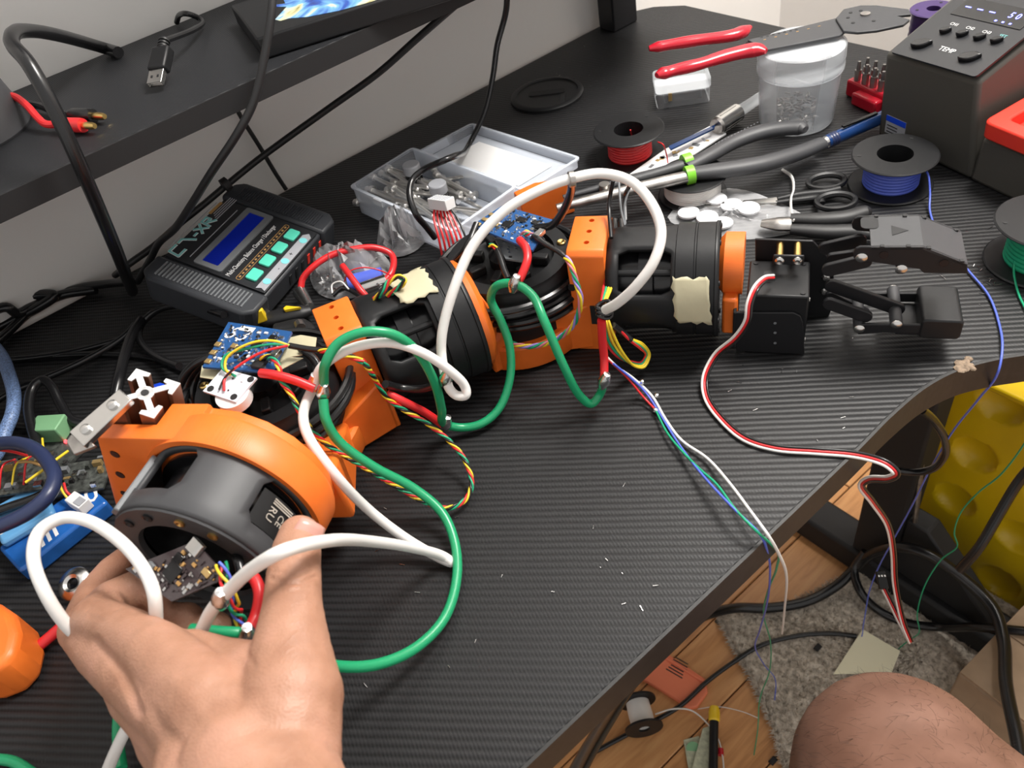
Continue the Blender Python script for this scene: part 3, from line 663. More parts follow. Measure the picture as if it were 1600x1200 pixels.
tri = MB(); tri.add([onflat(.012, .005, .0003), onflat(.012, -.005, .0003), onflat(.021, 0, .0003), onflat(.012, .005), onflat(.012, -.005), onflat(.021, 0)], [(0, 1, 2), (3, 5, 4), (0, 3, 4, 1), (1, 4, 5, 2), (2, 5, 3, 0)]); tri.build('triangle_cutout', 'black_matte', tpl, smooth=0)
for x0, x1, z in ((.006, .020, JW - .0004), (.004, .020, -JW + .0015), (L_ + .003, L_ + .022, JW - .0008), (L_ + .003, L_ + .022, -JW + .0015)):
    for xe in (x0, x1):
        yy = (B_[1] - A2[1]) * xe / L_ if xe < L_ else B_[1] - A2[1] + (C_[1] - B_[1]) * (xe - L_) / (C_[0] - B_[0])
        MB().box((A2[0] + xe, A2[1] + yy + .0003, z), (.0022, .0012, .0022), fG).build('bend_relief', 'black_matte', tpl)
nt = MB().prism(rrect(-.005, -.006, .005, .006, .003), -.0002, .0004, fG @ T(A2[0], A2[1], -.008) @ RX(-90)); nt.build('notch', 'black_matte', tpl)
for x, y in ((1346, 402), (1408, 420)): gscrew(x, y, JW, uj, .0034)
for x, y in ((1381, 398), (1475, 411)):
    u = gp(x, y, JW); MB().cyl((u[0], u[1], JW - .0005), (u[0], u[1], JW + .0004), .0026, n=12, fr=fG).build('jaw_rivet', 'black_gloss', uj)
MB().cyl((gp(1408, 420, JW)[0], gp(1408, 420, JW)[1], -JW), (gp(1408, 420, JW)[0], gp(1408, 420, JW)[1], JW - .002), .0030, n=12, fr=fG).build('jaw_standoff', 'black_metal', ARM)
# lower jaw
lo_px = [(1335, 512), (1341, 507), (1440, 508), (1497, 507), (1494, 523), (1455, 522), (1380, 520), (1341, 523)]
lq = [gp(x, y, JW) for x, y in lo_px]
dy = max(0, yb + .0015 - min(p[1] for p in lq))
lq = [(x, y + dy) for x, y in lq]
lj = MB().prism(lq, JW - .002, JW, fG).build('lower_jaw_plate', 'black_metal', ARM, bevel=.0005)
MB().prism(lq, -JW, -JW + .002, fG).build('lower_jaw_plate', 'black_metal', ARM, bevel=.0005)
ym = min(p[1] for p in lq)
MB().box(((lq[0][0] + lq[3][0]) / 2 + .01, ym + .001, 0), (lq[3][0] - lq[0][0] - .03, .002, 2 * JW - .004), fG).build('jaw_floor_plate', 'black_metal', ARM)
pa, pb = gp(1440, 502, JW), gp(1507, 503, JW)
MB().prism(rrect(pa[0], ym, pb[0], max(pa[1], pb[1]) + dy + .001, .003), -JW - .001, JW + .001, fG).build('finger_pad', 'black_plastic', ARM, bevel=.0012)
for (x, y, rr) in ((1400, 508, .0038), (1342, 515, .0036)):
    u = gp(x, y, JW); u = (u[0], u[1] + dy + .001)
    sd = MB().cyl((u[0], u[1], -JW - .001), (u[0], u[1], JW), rr, n=16, fr=fG).build('jaw_standoff', 'dark_grey', ARM)
    MB().lathe([(0, 0), (.0034, 0), (.0034, .0009), (.0020, .002), (0, .0022)], fG @ T(u[0], u[1], JW), 14).build('screw', 'steel', sd)
    MB().lathe([(0, 0), (.0034, 0), (.0034, -.0009), (.0020, -.002), (0, -.0022)], fG @ T(u[0], u[1], -JW - .001), 14).build('screw', 'steel', sd)
# linkage bars
def link(x0, y0, x1, y1, s, w=.0045, th=.003):
    a, b = gp(x0, y0, s), gp(x1, y1, s); a, b = V((a[0], a[1], 0)), V((b[0], b[1], 0)); d = b - a
    f = fG @ T(a.x, a.y, s) @ M.Rotation(math.atan2(d.y, d.x), 4, 'Z')
    MB().prism(rrect(-w, -w, d.length + w, w, w * .95), -th / 2, th / 2, f).build('linkage_bar', 'black_metal', ARM, bevel=.0004)
link(1290, 388, 1342, 376, -.012); link(1296, 421, 1350, 408, .010); link(1300, 402, 1345, 396, -.002, .003)
link(1300, 446, 1402, 482, .002); link(1296, 474, 1352, 494, .012, .0042); link(1298, 462, 1350, 488, -.010, .0035)
# ---------------------------------------------------------------- wires of the arm
def pp(pts): return [P(*q) for q in pts]
def wire(name, pts, r, m, parent=ARM, n=12, sub=6):
    return MB().tube(spline(pp(pts), sub), r if not hasattr(r, '__len__') else [r[min(len(r) - 1, i * len(r) // ((len(pts) - 1) * sub + 1))] for i in range((len(pts) - 1) * sub + 1)], n).build(name, m, parent, smooth=80)
def joint(px, py, z, r=.0042, parent=ARM, d=(.3, -.3, 1)):
    mb = MB(); f = FR(P(px, py, z), (1, 0, 0), d); mb.lathe([(0, -1.6 * r), (.6 * r, -1.5 * r), (.9 * r, -.6 * r), (r, 0), (.8 * r, .8 * r), (.55 * r, 1.5 * r), (0, 1.6 * r)], f, 12); return mb.build('solder_joint', 'solder', parent)
RP = .00285
wire('green_power_wire', [(506, 604, .092), (508, 570, .108), (528, 537, .116), (568, 519, .118), (612, 522, .112), (650, 548, .095), (678, 595, .07), (690, 640, .04), (694, 662, .016), (720, 668, .008), (752, 662, .007), (780, 638, .010), (797, 590, .022), (796, 540, .04), (782, 500, .056), (767, 468, .070), (776, 447, .082), (803, 443, .086), (832, 462, .082), (850, 500, .074), (880, 570, .045), (905, 617, .020), (924, 631, .010), (938, 615, .014), (943, 596, .026)], RP, 'green_wire')
wire('green_power_wire', [(505, 624, .088), (509, 655, .080), (530, 690, .065), (585, 730, .045), (645, 762, .026), (690, 800, .014), (710, 845, .008), (714, 900, .006), (695, 965, .008), (650, 1012, .014), (590, 1038, .026), (530, 1041, .042), (480, 1028, .06), (430, 1005, .074), (385, 991, .084), (345, 988, .088), (300, 984, .086)], RP, 'green_wire')
wire('white_power_wire', [(492, 604, .090), (500, 578, .100), (522, 558, .106), (560, 541, .108), (612, 536, .105), (660, 551, .095), (700, 577, .080), (726, 603, .065), (728, 617, .060), (714, 618, .060), (702, 607, .064), (697, 590, .070)], RP, 'white_wire')
wire('white_power_wire', [(696, 590, .071), (690, 555, .080), (691, 520, .092), (708, 455, .112), (740, 382, .130), (790, 328, .142), (850, 294, .148), (892, 279, .150), (940, 271, .148), (985, 283, .144), (1018, 318, .136), (1033, 362, .126), (1022, 408, .115), (993, 448, .102), (964, 474, .088), (946, 484, .078)], .0030, 'white_wire')
wire('white_power_wire', [(490, 604, .086), (478, 630, .084), (474, 655, .086), (486, 690, .088), (522, 740, .074), (580, 800, .036), (640, 845, .014), (690, 873, .006), (706, 879, .005), (694, 870, .008), (650, 857, .030), (580, 846, .070), (505, 846, .122), (440, 862, .142), (395, 888, .132), (362, 918, .118), (343, 938, .112), (326, 962, .104), (312, 992, .096)], .0029, 'white_wire')
wire('white_power_wire', [(150, 1010, .078), (110, 983, .092), (70, 925, .112), (52, 870, .122), (62, 830, .125), (95, 810, .125), (135, 813, .124), (185, 843, .122), (222, 885, .120), (240, 925, .118), (244, 968, .106), (243, 1000, .092)], .0029, 'white_wire')
wire('white_power_wire', [(250, 1060, .05), (205, 1125, .035), (180, 1175, .03), (160, 1225, .03)], .0029, 'white_wire')
wire('green_power_wire', [(210, 1060, .03), (188, 1105, .02), (184, 1150, .012), (190, 1200, .01)], RP, 'green_wire')
wire('green_power_wire', [(-20, 1185, .006), (20, 1190, .006), (60, 1215, .006)], RP, 'green_wire')
wire('red_power_wire', [(408, 583, .100), (430, 586, .101), (460, 594, .097), (492, 607, .091)], .0027, 'red_wire')
wire('red_power_wire', [(605, 615, .05), (632, 628, .042), (665, 645, .028), (692, 664, .014)], .0027, 'red_wire')
wire('red_power_wire', [(812, 375, .0965), (822, 388, .097), (824, 405, .095), (816, 428, .090), (806, 447, .085)], .0027, 'red_wire')
wire('red_power_wire', [(940, 500, .070), (941, 530, .054), (944, 562, .038), (944, 594, .027)], .0027, 'red_wire')
wire('red_power_wire', [(380, 893, .09), (398, 905, .090), (406, 930, .088), (400, 962, .084), (388, 988, .085)], .0029, 'red_wire')
for q in ((505, 612, .090), (491, 597, .092), (697, 590, .071), (697, 661, .016), (804, 443, .087), (944, 595, .027), (345, 936, .1125), (386, 990, .085)): joint(*q)
wire('black_power_wire', [(470, 545, .092), (490, 560, .090), (500, 580, .086), (500, 602, .086)], .0024, 'black_wire')
wire('black_power_wire', [(602, 600, .060), (625, 606, .048), (655, 608, .046), (690, 598, .060)], .0026, 'black_wire')
wire('black_power_wire', [(700, 420, .060), (730, 385, .088), (745, 350, .094)], .0026, 'black_wire')
wire('black_power_wire', [(838, 356, .093), (862, 352, .098), (880, 330, .112), (892, 300, .130), (893, 280, .150)], .0026, 'black_wire')
wire('black_power_wire', [(378, 900, .09), (372, 875, .092), (362, 862, .085)], .0025, 'black_wire')
for x0, y0, x1, y1 in ((958, 262, 955, 372), (985, 268, 978, 345)): wire('signal_wire', [(x0, y0 + 20, .11), ((x0 + x1) // 2 - 4, (y0 + y1) // 2, .095), (x1, y1, .086)], .0014, 'black_wire')
wire('signal_wire', [(967, 285, .10), (971, 330, .092), (976, 352, .086)], .0008, 'mid_grey'); wire('signal_wire', [(985, 290, .10), (976, 320, .094), (977, 350, .086)], .0008, 'mid_grey')
for k in range(3): wire('motor_cable', [(330 + 6 * k, 556, .086 - .004 * k), (303 + 9 * k, 570, .080 - .004 * k), (285 + 10 * k, 592, .070 - .003 * k), (280 + 10 * k, 618, .058), (290 + 10 * k, 645, .046), (315 + 10 * k, 668, .036)], .0027, 'black_wire')
# twisted signal bundles: each strand a wire of its own
def bundle(pts, cols, r, tw, off=None, name='signal_wire'):
    path = spline(pp(pts), 8); k = len(cols); off = off or r * 1.25; L = [0]
    for i in range(1, len(path)): L.append(L[-1] + (path[i] - path[i - 1]).length)
    for j, m in enumerate(cols):
        out = []
        for i, p in enumerate(path):
            t = (path[min(i + 1, len(path) - 1)] - path[max(i - 1, 0)]).normalized(); x = t.cross(UP); x = x.normalized() if x.length > 1e-5 else V((1, 0, 0)); y = x.cross(t)
            a = 2 * math.pi * (j / k + L[i] / tw); out.append(p + (x * math.cos(a) + y * math.sin(a)) * off)
        MB().tube(out, r, 6).build(name, m, ARM, smooth=80)
YRGB = ['yellow_wire', 'red_wire', 'thin_green', 'black_wire']
bundle([(408, 560, .101), (424, 558, .104), (436, 575, .102), (438, 592, .098), (452, 612, .092), (464, 635, .086), (478, 660, .076), (505, 690, .062), (560, 725, .044), (620, 760, .024), (665, 785, .012), (700, 794, .007), (726, 782, .006), (737, 758, .008), (728, 722, .014), (705, 692, .02), (668, 662, .03), (630, 640, .04), (605, 622, .052), (590, 600, .066), (577, 578, .084), (565, 562, .092)], YRGB, .00075, .017, .0010)
bundle([(568, 566, .091), (545, 556, .096), (520, 550, .098), (498, 547, .098)], YRGB, .00075, .020, .0011)
wire('sleeved_cable', [(500, 547, .098), (480, 545, .099), (452, 540, .101)], .0018, 'black_wire')
wire('signal_wire', [(452, 540, .102), (430, 533, .106), (400, 534, .108), (372, 545, .107), (354, 560, .104), (352, 575, .101), (360, 586, .099)], .0008, 'yellow_wire')
wire('signal_wire', [(452, 540, .102), (425, 538, .105), (385, 545, .105), (352, 556, .104), (347, 574, .101), (368, 588, .098)], .0008, 'thin_green')
wire('signal_wire', [(450, 540, .103), (410, 550, .105), (375, 570, .103), (352, 590, .099), (350, 610, .097)], .0008, 'red_wire')
wire('signal_wire', [(366, 575, .1025), (350, 592, .099), (342, 609, .097)], .0006, 'black_wire')
MULTI = ['yellow_wire', 'purple_wire', 'thin_green', 'pink_wire']
wire('sleeved_cable', [(832, 368, .096), (850, 380, .094), (872, 393, .092), (884, 402, .090)], [.0016, .0020, .0024, .0024, .0022, .0020, .0018, .0017, .0016, .0016, .0016, .0016, .0016, .0015, .0015, .0015], 'black_wire')
bundle([(884, 402, .090), (892, 414, .088), (900, 440, .080), (907, 468, .070), (900, 500, .054), (882, 522, .042), (850, 538, .032), (820, 541, .03), (797, 534, .033), (790, 512, .040), (794, 490, .048), (793, 466, .056)], MULTI, .00085, .022, .0011)
wire('sleeved_cable', [(772, 380, .086), (780, 398, .084), (788, 422, .080), (794, 436, .078)], .0022, 'black_wire')
bundle([(765, 384, .086), (770, 383, .087), (776, 389, .086)], ['yellow_wire', 'thin_green', 'red_wire'], .0007, .02, .001)
for k, (m, dx) in enumerate((('yellow_wire', 0), ('pink_wire', -3), ('thin_green', 3), ('red_wire', 5))):
    wire('signal_wire', [(816 + dx, 366 + k, .0955), (822 + dx, 360 + k * 2, .099), (830 - dx, 364 + k, .0965)], .0006, m)
for k, (m, dx) in enumerate((('yellow_wire', 0), ('thin_green', -4), ('yellow_wire', 4), ('red_wire', -8))):
    wire('signal_wire', [(954 + dx * .5, 398, .066), (957 + dx, 420, .064), (951 + dx, 450, .062), (943 + dx * .5, 480, .062), (948 + dx, 505, .058), (958 + dx * 1.5, 535, .042), (974 + dx, 558, .026), (990 + dx * .5, 570 + dx * .6, .014), (1005 + dx * .4, 571 + dx * .6, .010), (1013 + dx * .5, 555, .014), (1003 + dx * .4, 540 - dx * .5, .026), (985, 530 - dx * .3, .038), (965, 512, .052)], .0009, m)
wire('sleeved_cable', [(986, 531, .038), (972, 519, .046), (958, 508, .056)], .0020, 'black_wire')
kn = MB()
for k in range(3): kn.tube([P(944, 484, .074) + V((.0045 * math.cos(a * .5), .0045 * math.sin(a * .5), -.003 + .003 * k + .001 * math.cos(a))) for a in range(13)], .0012, 6, closed=True)
kn.build('wire_tie', 'black_wire', ARM)
MB().lathe([(.0030, -.0015), (.0045, -.0015), (.0045, .0015), (.0030, .0015)], FR(P(893, 280, .150), UP, P(940, 271, .148) - P(892, 279, .150)), 14, closed=True).build('cable_clamp', 'dull_steel', ARM)
for x in (968, 978): wire('shrink_tube', [(x - 8, 345, .078), (x - 6, 370, .074), (x - 2, 395, .068)], .0030, 'black_wire')
bundle([(345, 880, .107), (352, 905, .104), (360, 930, .100), (372, 960, .088), (384, 988, .080)], ['yellow_wire', 'blue_wire', 'thin_green', 'red_wire'], .00075, .030, .0022)
# fine wires running off the front of the desk
th_ = .00075
def drop(name, pts, m, r=th_): return wire(name, pts, r, m, ARM, 6)
drop('trailing_wire', [(946, 556, .040), (966, 575, .028), (988, 590, .016), (1018, 618, .005), (1040, 655, .003), (1065, 688, .003), (1105, 716, .004), (1140, 755, .008), (1170, 795, .012), (1200, 836, .010), (1220, 872, -.02), (1229, 902, -.08), (1226, 950, -.18), (1222, 990, -.26)], 'white_wire', .0009)
drop('trailing_wire', [(958, 568, .034), (985, 590, .020), (1010, 615, .006), (1030, 645, .003), (1060, 693, .004), (1100, 745, .010), (1150, 798, .014), (1185, 832, .010), (1200, 866, -.02), (1203, 900, -.08), (1198, 945, -.20), (1187, 985, -.34), (1180, 1012, -.46), (1195, 1040, -.58), (1212, 1065, -.68), (1210, 1098, -.735)], 'blue_wire')
drop('trailing_wire', [(1024, 640, .004), (1045, 680, .005), (1088, 728, .008), (1120, 757, .012), (1150, 797, .014), (1180, 828, .012), (1212, 858, -.01), (1214, 885, -.06), (1201, 920, -.16), (1193, 960, -.28), (1204, 1005, -.42), (1202, 1050, -.56), (1186, 1100, -.70), (1184, 1140, -.735), (1178, 1180, -.735)], 'thin_green')
drop('trailing_wire', [(948, 560, .038), (980, 590, .020), (1005, 620, .006), (1024, 640, .003)], 'red_wire')
for q in ((1003, 597, .012), (1026, 618, .004), (1024, 641, .004)): MB().ball(P(*q), .0019, 8).build('solder_blob', 'solder', ARM)
# three-strand servo ribbon with its plug
rib = [(1209, 434, .0560), (1194, 437, .066), (1180, 452, .068), (1171, 475, .062), (1168, 500, .052), (1150, 528, .036), (1118, 556, .018), (1102, 588, .008), (1104, 620, .004), (1128, 655, .003), (1164, 685, .003), (1212, 700, .003), (1275, 705, .003), (1340, 711, .003), (1384, 724, .004), (1400, 738, .000), (1388, 748, -.015), (1358, 749, -.035), (1346, 758, -.05), (1364, 785, -.09), (1388, 822, -.14), (1396, 865, -.19), (1399, 915, -.23), (1412, 975, -.27), (1423, 1003, -.29), (1408, 975, -.28), (1390, 938, -.26), (1381, 920, -.25)]
path = spline(pp(rib), 6)
for j, m in enumerate(('black_wire', 'red_wire', 'white_wire')):
    out = []
    for i, p in enumerate(path):
        t = (path[min(i + 1, len(path) - 1)] - path[max(i - 1, 0)]).normalized(); x = t.cross((CAM - p).normalized()); x = x.normalized() if x.length > 1e-5 else V((1, 0, 0))
        out.append(p + x * (.00155 * (j - 1)) * (-1 if i > 150 * 0 + len(path) * .88 else 1))
    MB().tube(out, .00090, 8).build('servo_lead', m, ARM, smooth=80)
e_, e2 = P(1381, 920, -.25), P(1375, 893, -.245); d = e2 - e_
pf = FR(e_, (RW @ V((1, 0, 0))), d); pb_ = MB().box((0, 0, d.length / 2), (.0078, .0030, d.length), pf).build('servo_plug', 'black_plastic', ARM, bevel=.0004)
for k in (-1, 0, 1): MB().box((k * .0025, -.0014, d.length * .72), (.0014, .0009, .0016), pf).build('contact', 'steel', pb_); MB().box((k * .0025, .0014, d.length * .72), (.0014, .0009, .0016), pf).build('contact', 'steel', pb_)
# ================================================================ hand and knee of the person
def flesh(name, chains, m, voxel, smooth_it, parent=None, fac=.5):
    """one continuous body: overlapping tapered chains fused by a voxel remesh and smoothed"""
    mb = MB()
    for ch in chains:
        pts = [(V(p), r) for p, r in ch]
        for i, (p, r) in enumerate(pts):
            mb.ball(p, r, 20)
            if i + 1 < len(pts):
                q, r2 = pts[i + 1]; n = max(1, int((q - p).length / (min(r, r2) * .35)))
                for k in range(1, n): t = k / n; mb.ball(p.lerp(q, t), r + (r2 - r) * t, 16)
    o = mb.build(name, m, parent, smooth=0)
    q = o.modifiers.new('remesh', 'REMESH'); q.mode = 'VOXEL'; q.voxel_size = voxel; q.use_smooth_shade = True
    q = o.modifiers.new('smooth', 'SMOOTH'); q.iterations = smooth_it; q.factor = fac
    bpy.context.view_layer.update(); bake(o); return o
def H(px, py, z, r): return (P(px, py, z), r)
hand_chains = [
    # forearm and wrist
    [H(440, 1420, .110, .030), H(410, 1300, .110, .028), H(385, 1205, .108, .025)],
    [H(470, 1400, .110, .026), H(450, 1290, .110, .025), H(430, 1195, .108, .021)],
    [H(350, 1380, .108, .026), H(335, 1290, .106, .024), H(330, 1200, .102, .021)],
    # metacarpals: index, middle, ring, little
    [H(400, 1190, .108, .020), H(330, 1105, .112, .0175), H(245, 1022, .108, .0135)],
    [H(375, 1195, .104, .020), H(290, 1115, .106, .016), H(206, 1058, .099, .0128)],
    [H(345, 1200, .098, .019), H(275, 1135, .094, .015), H(215, 1090, .084, .012)],
    [H(320, 1200, .090, .018), H(268, 1155, .082, .014), H(238, 1120, .072, .011)],
    # web and thenar between thumb and index
    [H(430, 1150, .104, .022), H(400, 1066, .104, .016), H(352, 1036, .099, .0105), H(300, 1022, .100, .0105)],
    [H(440, 1120, .104, .020), H(400, 1056, .102, .013), H(375, 1040, .099, .010)],
    # thumb
    [H(440, 1180, .106, .022), H(455, 1090, .110, .020), H(455, 1010, .112, .0155), H(457, 950, .113, .0125), H(459, 900, .112, .0118), H(463, 862, .110, .0110), H(468, 838, .107, .0098)],
    # index finger: knuckle, bent back round the board
    [H(245, 1022, .108, .0135), H(200, 992, .101, .0118), H(150, 968, .090, .0112), H(175, 938, .078, .0100), H(215, 918, .072, .0092), H(238, 918, .070, .0086), H(243, 935, .068, .0080)],
    # middle finger, behind the index finger
    [H(206, 1058, .099, .0128), H(160, 1020, .088, .0118), H(128, 985, .074, .0110), H(150, 930, .062, .0102), H(178, 895, .056, .0095), H(196, 878, .053, .0086)],
    # ring and little finger, curled below the board
    [H(215, 1090, .084, .0120), H(185, 1040, .068, .0112), H(200, 990, .055, .0104), H(255, 970, .054, .0096), H(292, 968, .056, .0088)],
    [H(238, 1120, .072, .0110), H(225, 1060, .056, .0098), H(270, 1005, .052, .0090), H(320, 985, .055, .0082), H(338, 978, .056, .0076)],
]
hand = flesh('person', hand_chains, 'skin', .0012, 15)
def crease(o, lines):
    """press skin folds into the mesh: (pixel polyline, half width in pixels, depth) on the side towards the viewer"""
    R3 = RW.to_3x3().transposed() if hasattr(RW, 'to_3x3') else RW.transposed(); wpos = WPOS[o.name]; me = o.data
    nors = [v.normal.copy() for v in me.vertices]
    for v, nn in zip(me.vertices, nors):
        p = v.co + wpos; q = R3 @ (p - CAM)
        if nn.dot((CAM - p).normalized()) < .1: continue
        x, y = q.x / q.z * FPX + 800, q.y / q.z * FPX + 600; push = 0
        for pl, w_, dp in lines:
            for i in range(len(pl) - 1):
                ax, ay = pl[i]; bx_, by2 = pl[i + 1]; dx, dy = bx_ - ax, by2 - ay; t_ = max(0, min(1, ((x - ax) * dx + (y - ay) * dy) / (dx * dx + dy * dy)))
                d = math.hypot(x - ax - dx * t_, y - ay - dy * t_) / w_
                if d < 1: push = dp * (1 - d * d) ** 2 if abs(dp * (1 - d * d) ** 2) > abs(push) else push
        if push: v.co -= nn * push
    me.update()
crease(hand, [([(424, 903), (445, 912), (470, 910), (492, 901)], 5, .0010), ([(428, 893), (455, 899), (488, 891)], 4, .0006), ([(430, 918), (455, 924), (486, 915)], 4, .0005),
    ([(196, 1062), (207, 1085), (216, 1112)], 13, .0014), ([(150, 1000), (175, 1030), (196, 1055)], 10, .0010), ([(270, 1060), (330, 1130)], 18, -.0004), ([(225, 1085), (290, 1150)], 16, -.0003),
    ([(140, 948), (160, 955), (185, 952)], 4, .0006), ([(138, 962), (160, 968)], 4, .0005), ([(215, 905), (225, 915), (228, 930)], 4, .0006), ([(385, 1020), (398, 1040)], 7, .0005)])
tag(hand, "left hand and wrist holding the arm's first motor, thumb uppermost", 'person')
# nails
def nail(name, c, along, normal, L, Wd, parent, bend=.35):
    f = FR(c, along, normal); mb = MB(); nu, nv = 6, 8; vs = []
    for j in range(nu + 1):
        for i in range(nv + 1):
            u = j / nu; a = (i / nv - .5) * 2; w_ = Wd * (1 - .25 * max(0, u - .75) * 4 * .6) * (1 - .18 * max(0, .25 - u) * 4)
            vs.append(f @ V(((u - .5) * L, a * w_ / 2, -bend * w_ * .5 * a * a)))
    mb.add(vs, [(j * (nv + 1) + i, j * (nv + 1) + i + 1, (j + 1) * (nv + 1) + i + 1, (j + 1) * (nv + 1) + i) for j in range(nu) for i in range(nv)])
    return mb.build(name, 'nail', parent, smooth=60, solid=.0006)
tc, tt = P(464, 862, .110), P(470, 826, .107)
vw = (CAM - tc).normalized()
nrm = (vw * .86 + (RW @ V((1, -.25, 0))) * .40).normalized()
nail('thumb_nail', P(467, 846, .1085) + nrm * .0102, tt - tc, nrm, .016, .0135, hand)
nrm2 = (CAM - P(240, 922, .07)).normalized()
# fine dark hairs on the back of the hand are left to the skin's grain; the knee carries real hairs
kc = P(1398, 1175, -.17)
knee_chains = [
    [(P(1400, 1215, -.190), .066), (P(1414, 1245, -.19), .070), (P(1440, 1300, -.185), .074), (P(1500, 1420, -.16), .078), (P(1560, 1650, -.14), .082)],
    [(P(1400, 1215, -.195), .062), (P(1398, 1250, -.24), .060), (P(1392, 1270, -.34), .056), (P(1385, 1290, -.46), .050), (P(1380, 1290, -.60), .042)],
    [(P(1352, 1250, -.20), .050), (P(1380, 1330, -.20), .060)], [(P(1462, 1232, -.195), .052), (P(1530, 1330, -.19), .064)],
]
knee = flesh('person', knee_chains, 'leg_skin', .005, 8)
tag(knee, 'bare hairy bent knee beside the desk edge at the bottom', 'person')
# short hairs over the knee (uncountable)
me = knee.data; hm = MB(); rnd = random.Random(4); kw = WPOS[knee.name]
polys = [p for p in me.polygons if (p.normal.dot((CAM - (p.center + kw)).normalized()) > .05)]
for k in range(2600):
    p = rnd.choice(polys); c = p.center + kw; n = p.normal; t = (n.cross(V((.3, .8, .2))) + V((rnd.gauss(0, .35), rnd.gauss(0, .35), rnd.gauss(0, .35)))).normalized(); L = .004 + .005 * rnd.random()
    pts = [c, c + (t * .8 + n * .35) * L * .5, c + (t * 1.0 + n * .28) * L]
    hm.tube(pts, [.00006, .00005, .00003], 3)
tag(hm.build('leg_hair', 'body_hair', knee, smooth=0), kind='stuff')
# ================================================================ things on the desk, right and back
def spool(px, py, label, wm, R=.0325, h=.028, hub=.0155, wr=.021, extra=None, name='wire_spool', m='black_plastic', pos=None, grp='wire spools on the desk'):
    c = P(px, py, 0) if pos is None else pos; t = thing(name, c, label, 'spool', grp); f = T(c.x, c.y, c.z)
    for z0 in (0, h - .002):
        MB().lathe([(hub - .002, z0), (R - .001, z0), (R, z0 + .0008), (R, z0 + .0012), (R - .001, z0 + .002), (hub - .002, z0 + .002)], f, 48, closed=True).build('flange', m, t)
    MB().lathe([(hub - .002, .0005), (hub, .0005), (hub, h - .0005), (hub - .002, h - .0005)], f, 32, closed=True).build('core', m, t)
    wnd = MB(); prof = [(hub, .0021)]; n = 9
    for k in range(n):
        z = .0022 + (h - .0044) * (k + .5) / n; prof += [(wr - .0006, z - (h - .0044) / n * .5), (wr, z)]
    prof += [(wr - .0006, h - .0022), (hub, h - .0021)]
    wnd.lathe(prof, f, 40, closed=True).build('wound_wire', wm, t)
    for a in (40, 220): MB().cyl((c.x + (R - .006) * math.cos(a), c.y + (R - .006) * math.sin(a), c.z + h - .0003), (c.x + (R - .006) * math.cos(a), c.y + (R - .006) * math.sin(a), c.z + h + .0003), .0014, n=10).build('wire_hole', 'black_matte', t)
    return t, c
def loose(name, pts, r, m, parent, n=6): return MB().tube(spline([p if isinstance(p, V) else P(*p) for p in pts], 6), r, n).build(name, m, parent, smooth=80)
s1, c = spool(985, 244, 'black spool of red wire standing behind the open parts box', 'red_wire', wr=.0205)
loose('loose_end', [(1028, 222, .022), (1036, 226, .024), (1041, 240, .012), (1044, 256, .002)], .0006, 'red_wire', s1)
loose('loose_end', [(985, 203, .024), (987, 216, .012)], .0007, 'red_wire', s1)
s2, c = spool(1390, 288, 'black spool of blue wire in front of the soldering station', 'blue_wire', wr=.0215)
loose('loose_end', [(1437, 262, .020), (1449, 270, .021), (1453, 300, .010), (1453, 330, .003), (1470, 370, .002), (1515, 425, .002), (1545, 462, .002), (1562, 510, .002), (1566, 545, .003), (1560, 580, -.004), (1530, 622, -.05), (1490, 672, -.12), (1455, 730, -.20), (1425, 790, -.30), (1395, 845, -.40), (1372, 888, -.50), (1358, 925, -.58), (1350, 970, -.67), (1342, 1003, -.735), (1325, 1015, -.735), (1330, 1035, -.735), (1336, 1050, -.735)], .0008, 'blue_wire', s2)
s3, c = spool(1620, 408, 'black spool of green wire at the right edge of the desk', 'thin_green', R=.034, h=.034, wr=.022)
loose('loose_end', [(1590, 388, .018), (1584, 420, .004), (1590, 455, .002), (1600, 478, .002), (1625, 520, .002), (1640, 560, .001), (1640, 600, -.02), (1622, 650, -.10), (1596, 700, -.18), (1562, 743, -.25), (1528, 770, -.31), (1500, 803, -.37), (1491, 832, -.41), (1495, 855, -.45), (1470, 875, -.49), (1445, 915, -.54), (1433, 960, -.60), (1436, 988, -.65), (1418, 1002, -.70), (1400, 1020, -.735), (1395, 1045, -.735)], .0008, 'thin_green', s3)
s4, c = spool(1082, 303, 'black spool of white wire lying under the pliers', 'white_wire', R=.029, h=.020, wr=.024)
s5, c = spool(1425, 30, 'tall purple spool behind the soldering station', 'spool_purple', R=.020, h=.06, wr=.018, hub=.008, m='spool_purple', pos=V((.745, .372, 0)))
# ---------------------------------------------------------------- soldering station
st = thing('soldering_station', (.66, .27, 0), 'dark grey soldering station with sloped control panel and red tray', 'station')
A0, D0 = P(1370, 212, 0), P(1600, 322, 0)
e1 = (D0 - A0).normalized(); e2 = V((-e1.y, e1.x, 0)); e2 = e2 if e2.x > 0 else -e2      # e1 along the front (towards -y), e2 back (+x)
wt = (P(1515, 283, 0) - A0).length
def S(a, b, z): return A0 + e1 * a + e2 * b + V((0, 0, z))
zt0, zt1 = .074, .080
body = MB().hexa([S(wt, 0, 0), S(wt, .12, 0), S(0, .12, 0), S(0, 0, 0)], [P(1529, 127, zt1), P(1529, 127, zt1) + e2 * .105 + V((0, 0, .036)), P(1383, 82, zt0) + e2 * .105 + V((0, 0, .040)), P(1383, 82, zt0)]).build('tower', 'station_grey', st, bevel=.004, seg=3)
base = MB().hexa([S(wt - .002, 0, 0), S(.26, 0, 0), S(.26, .12, 0), S(wt - .002, .12, 0)][::-1], [S(wt - .002, .003, .036), S(.258, .003, .036), S(.258, .12, .05), S(wt - .002, .12, .05)][::-1]).build('base', 'station_grey', st, bevel=.003)
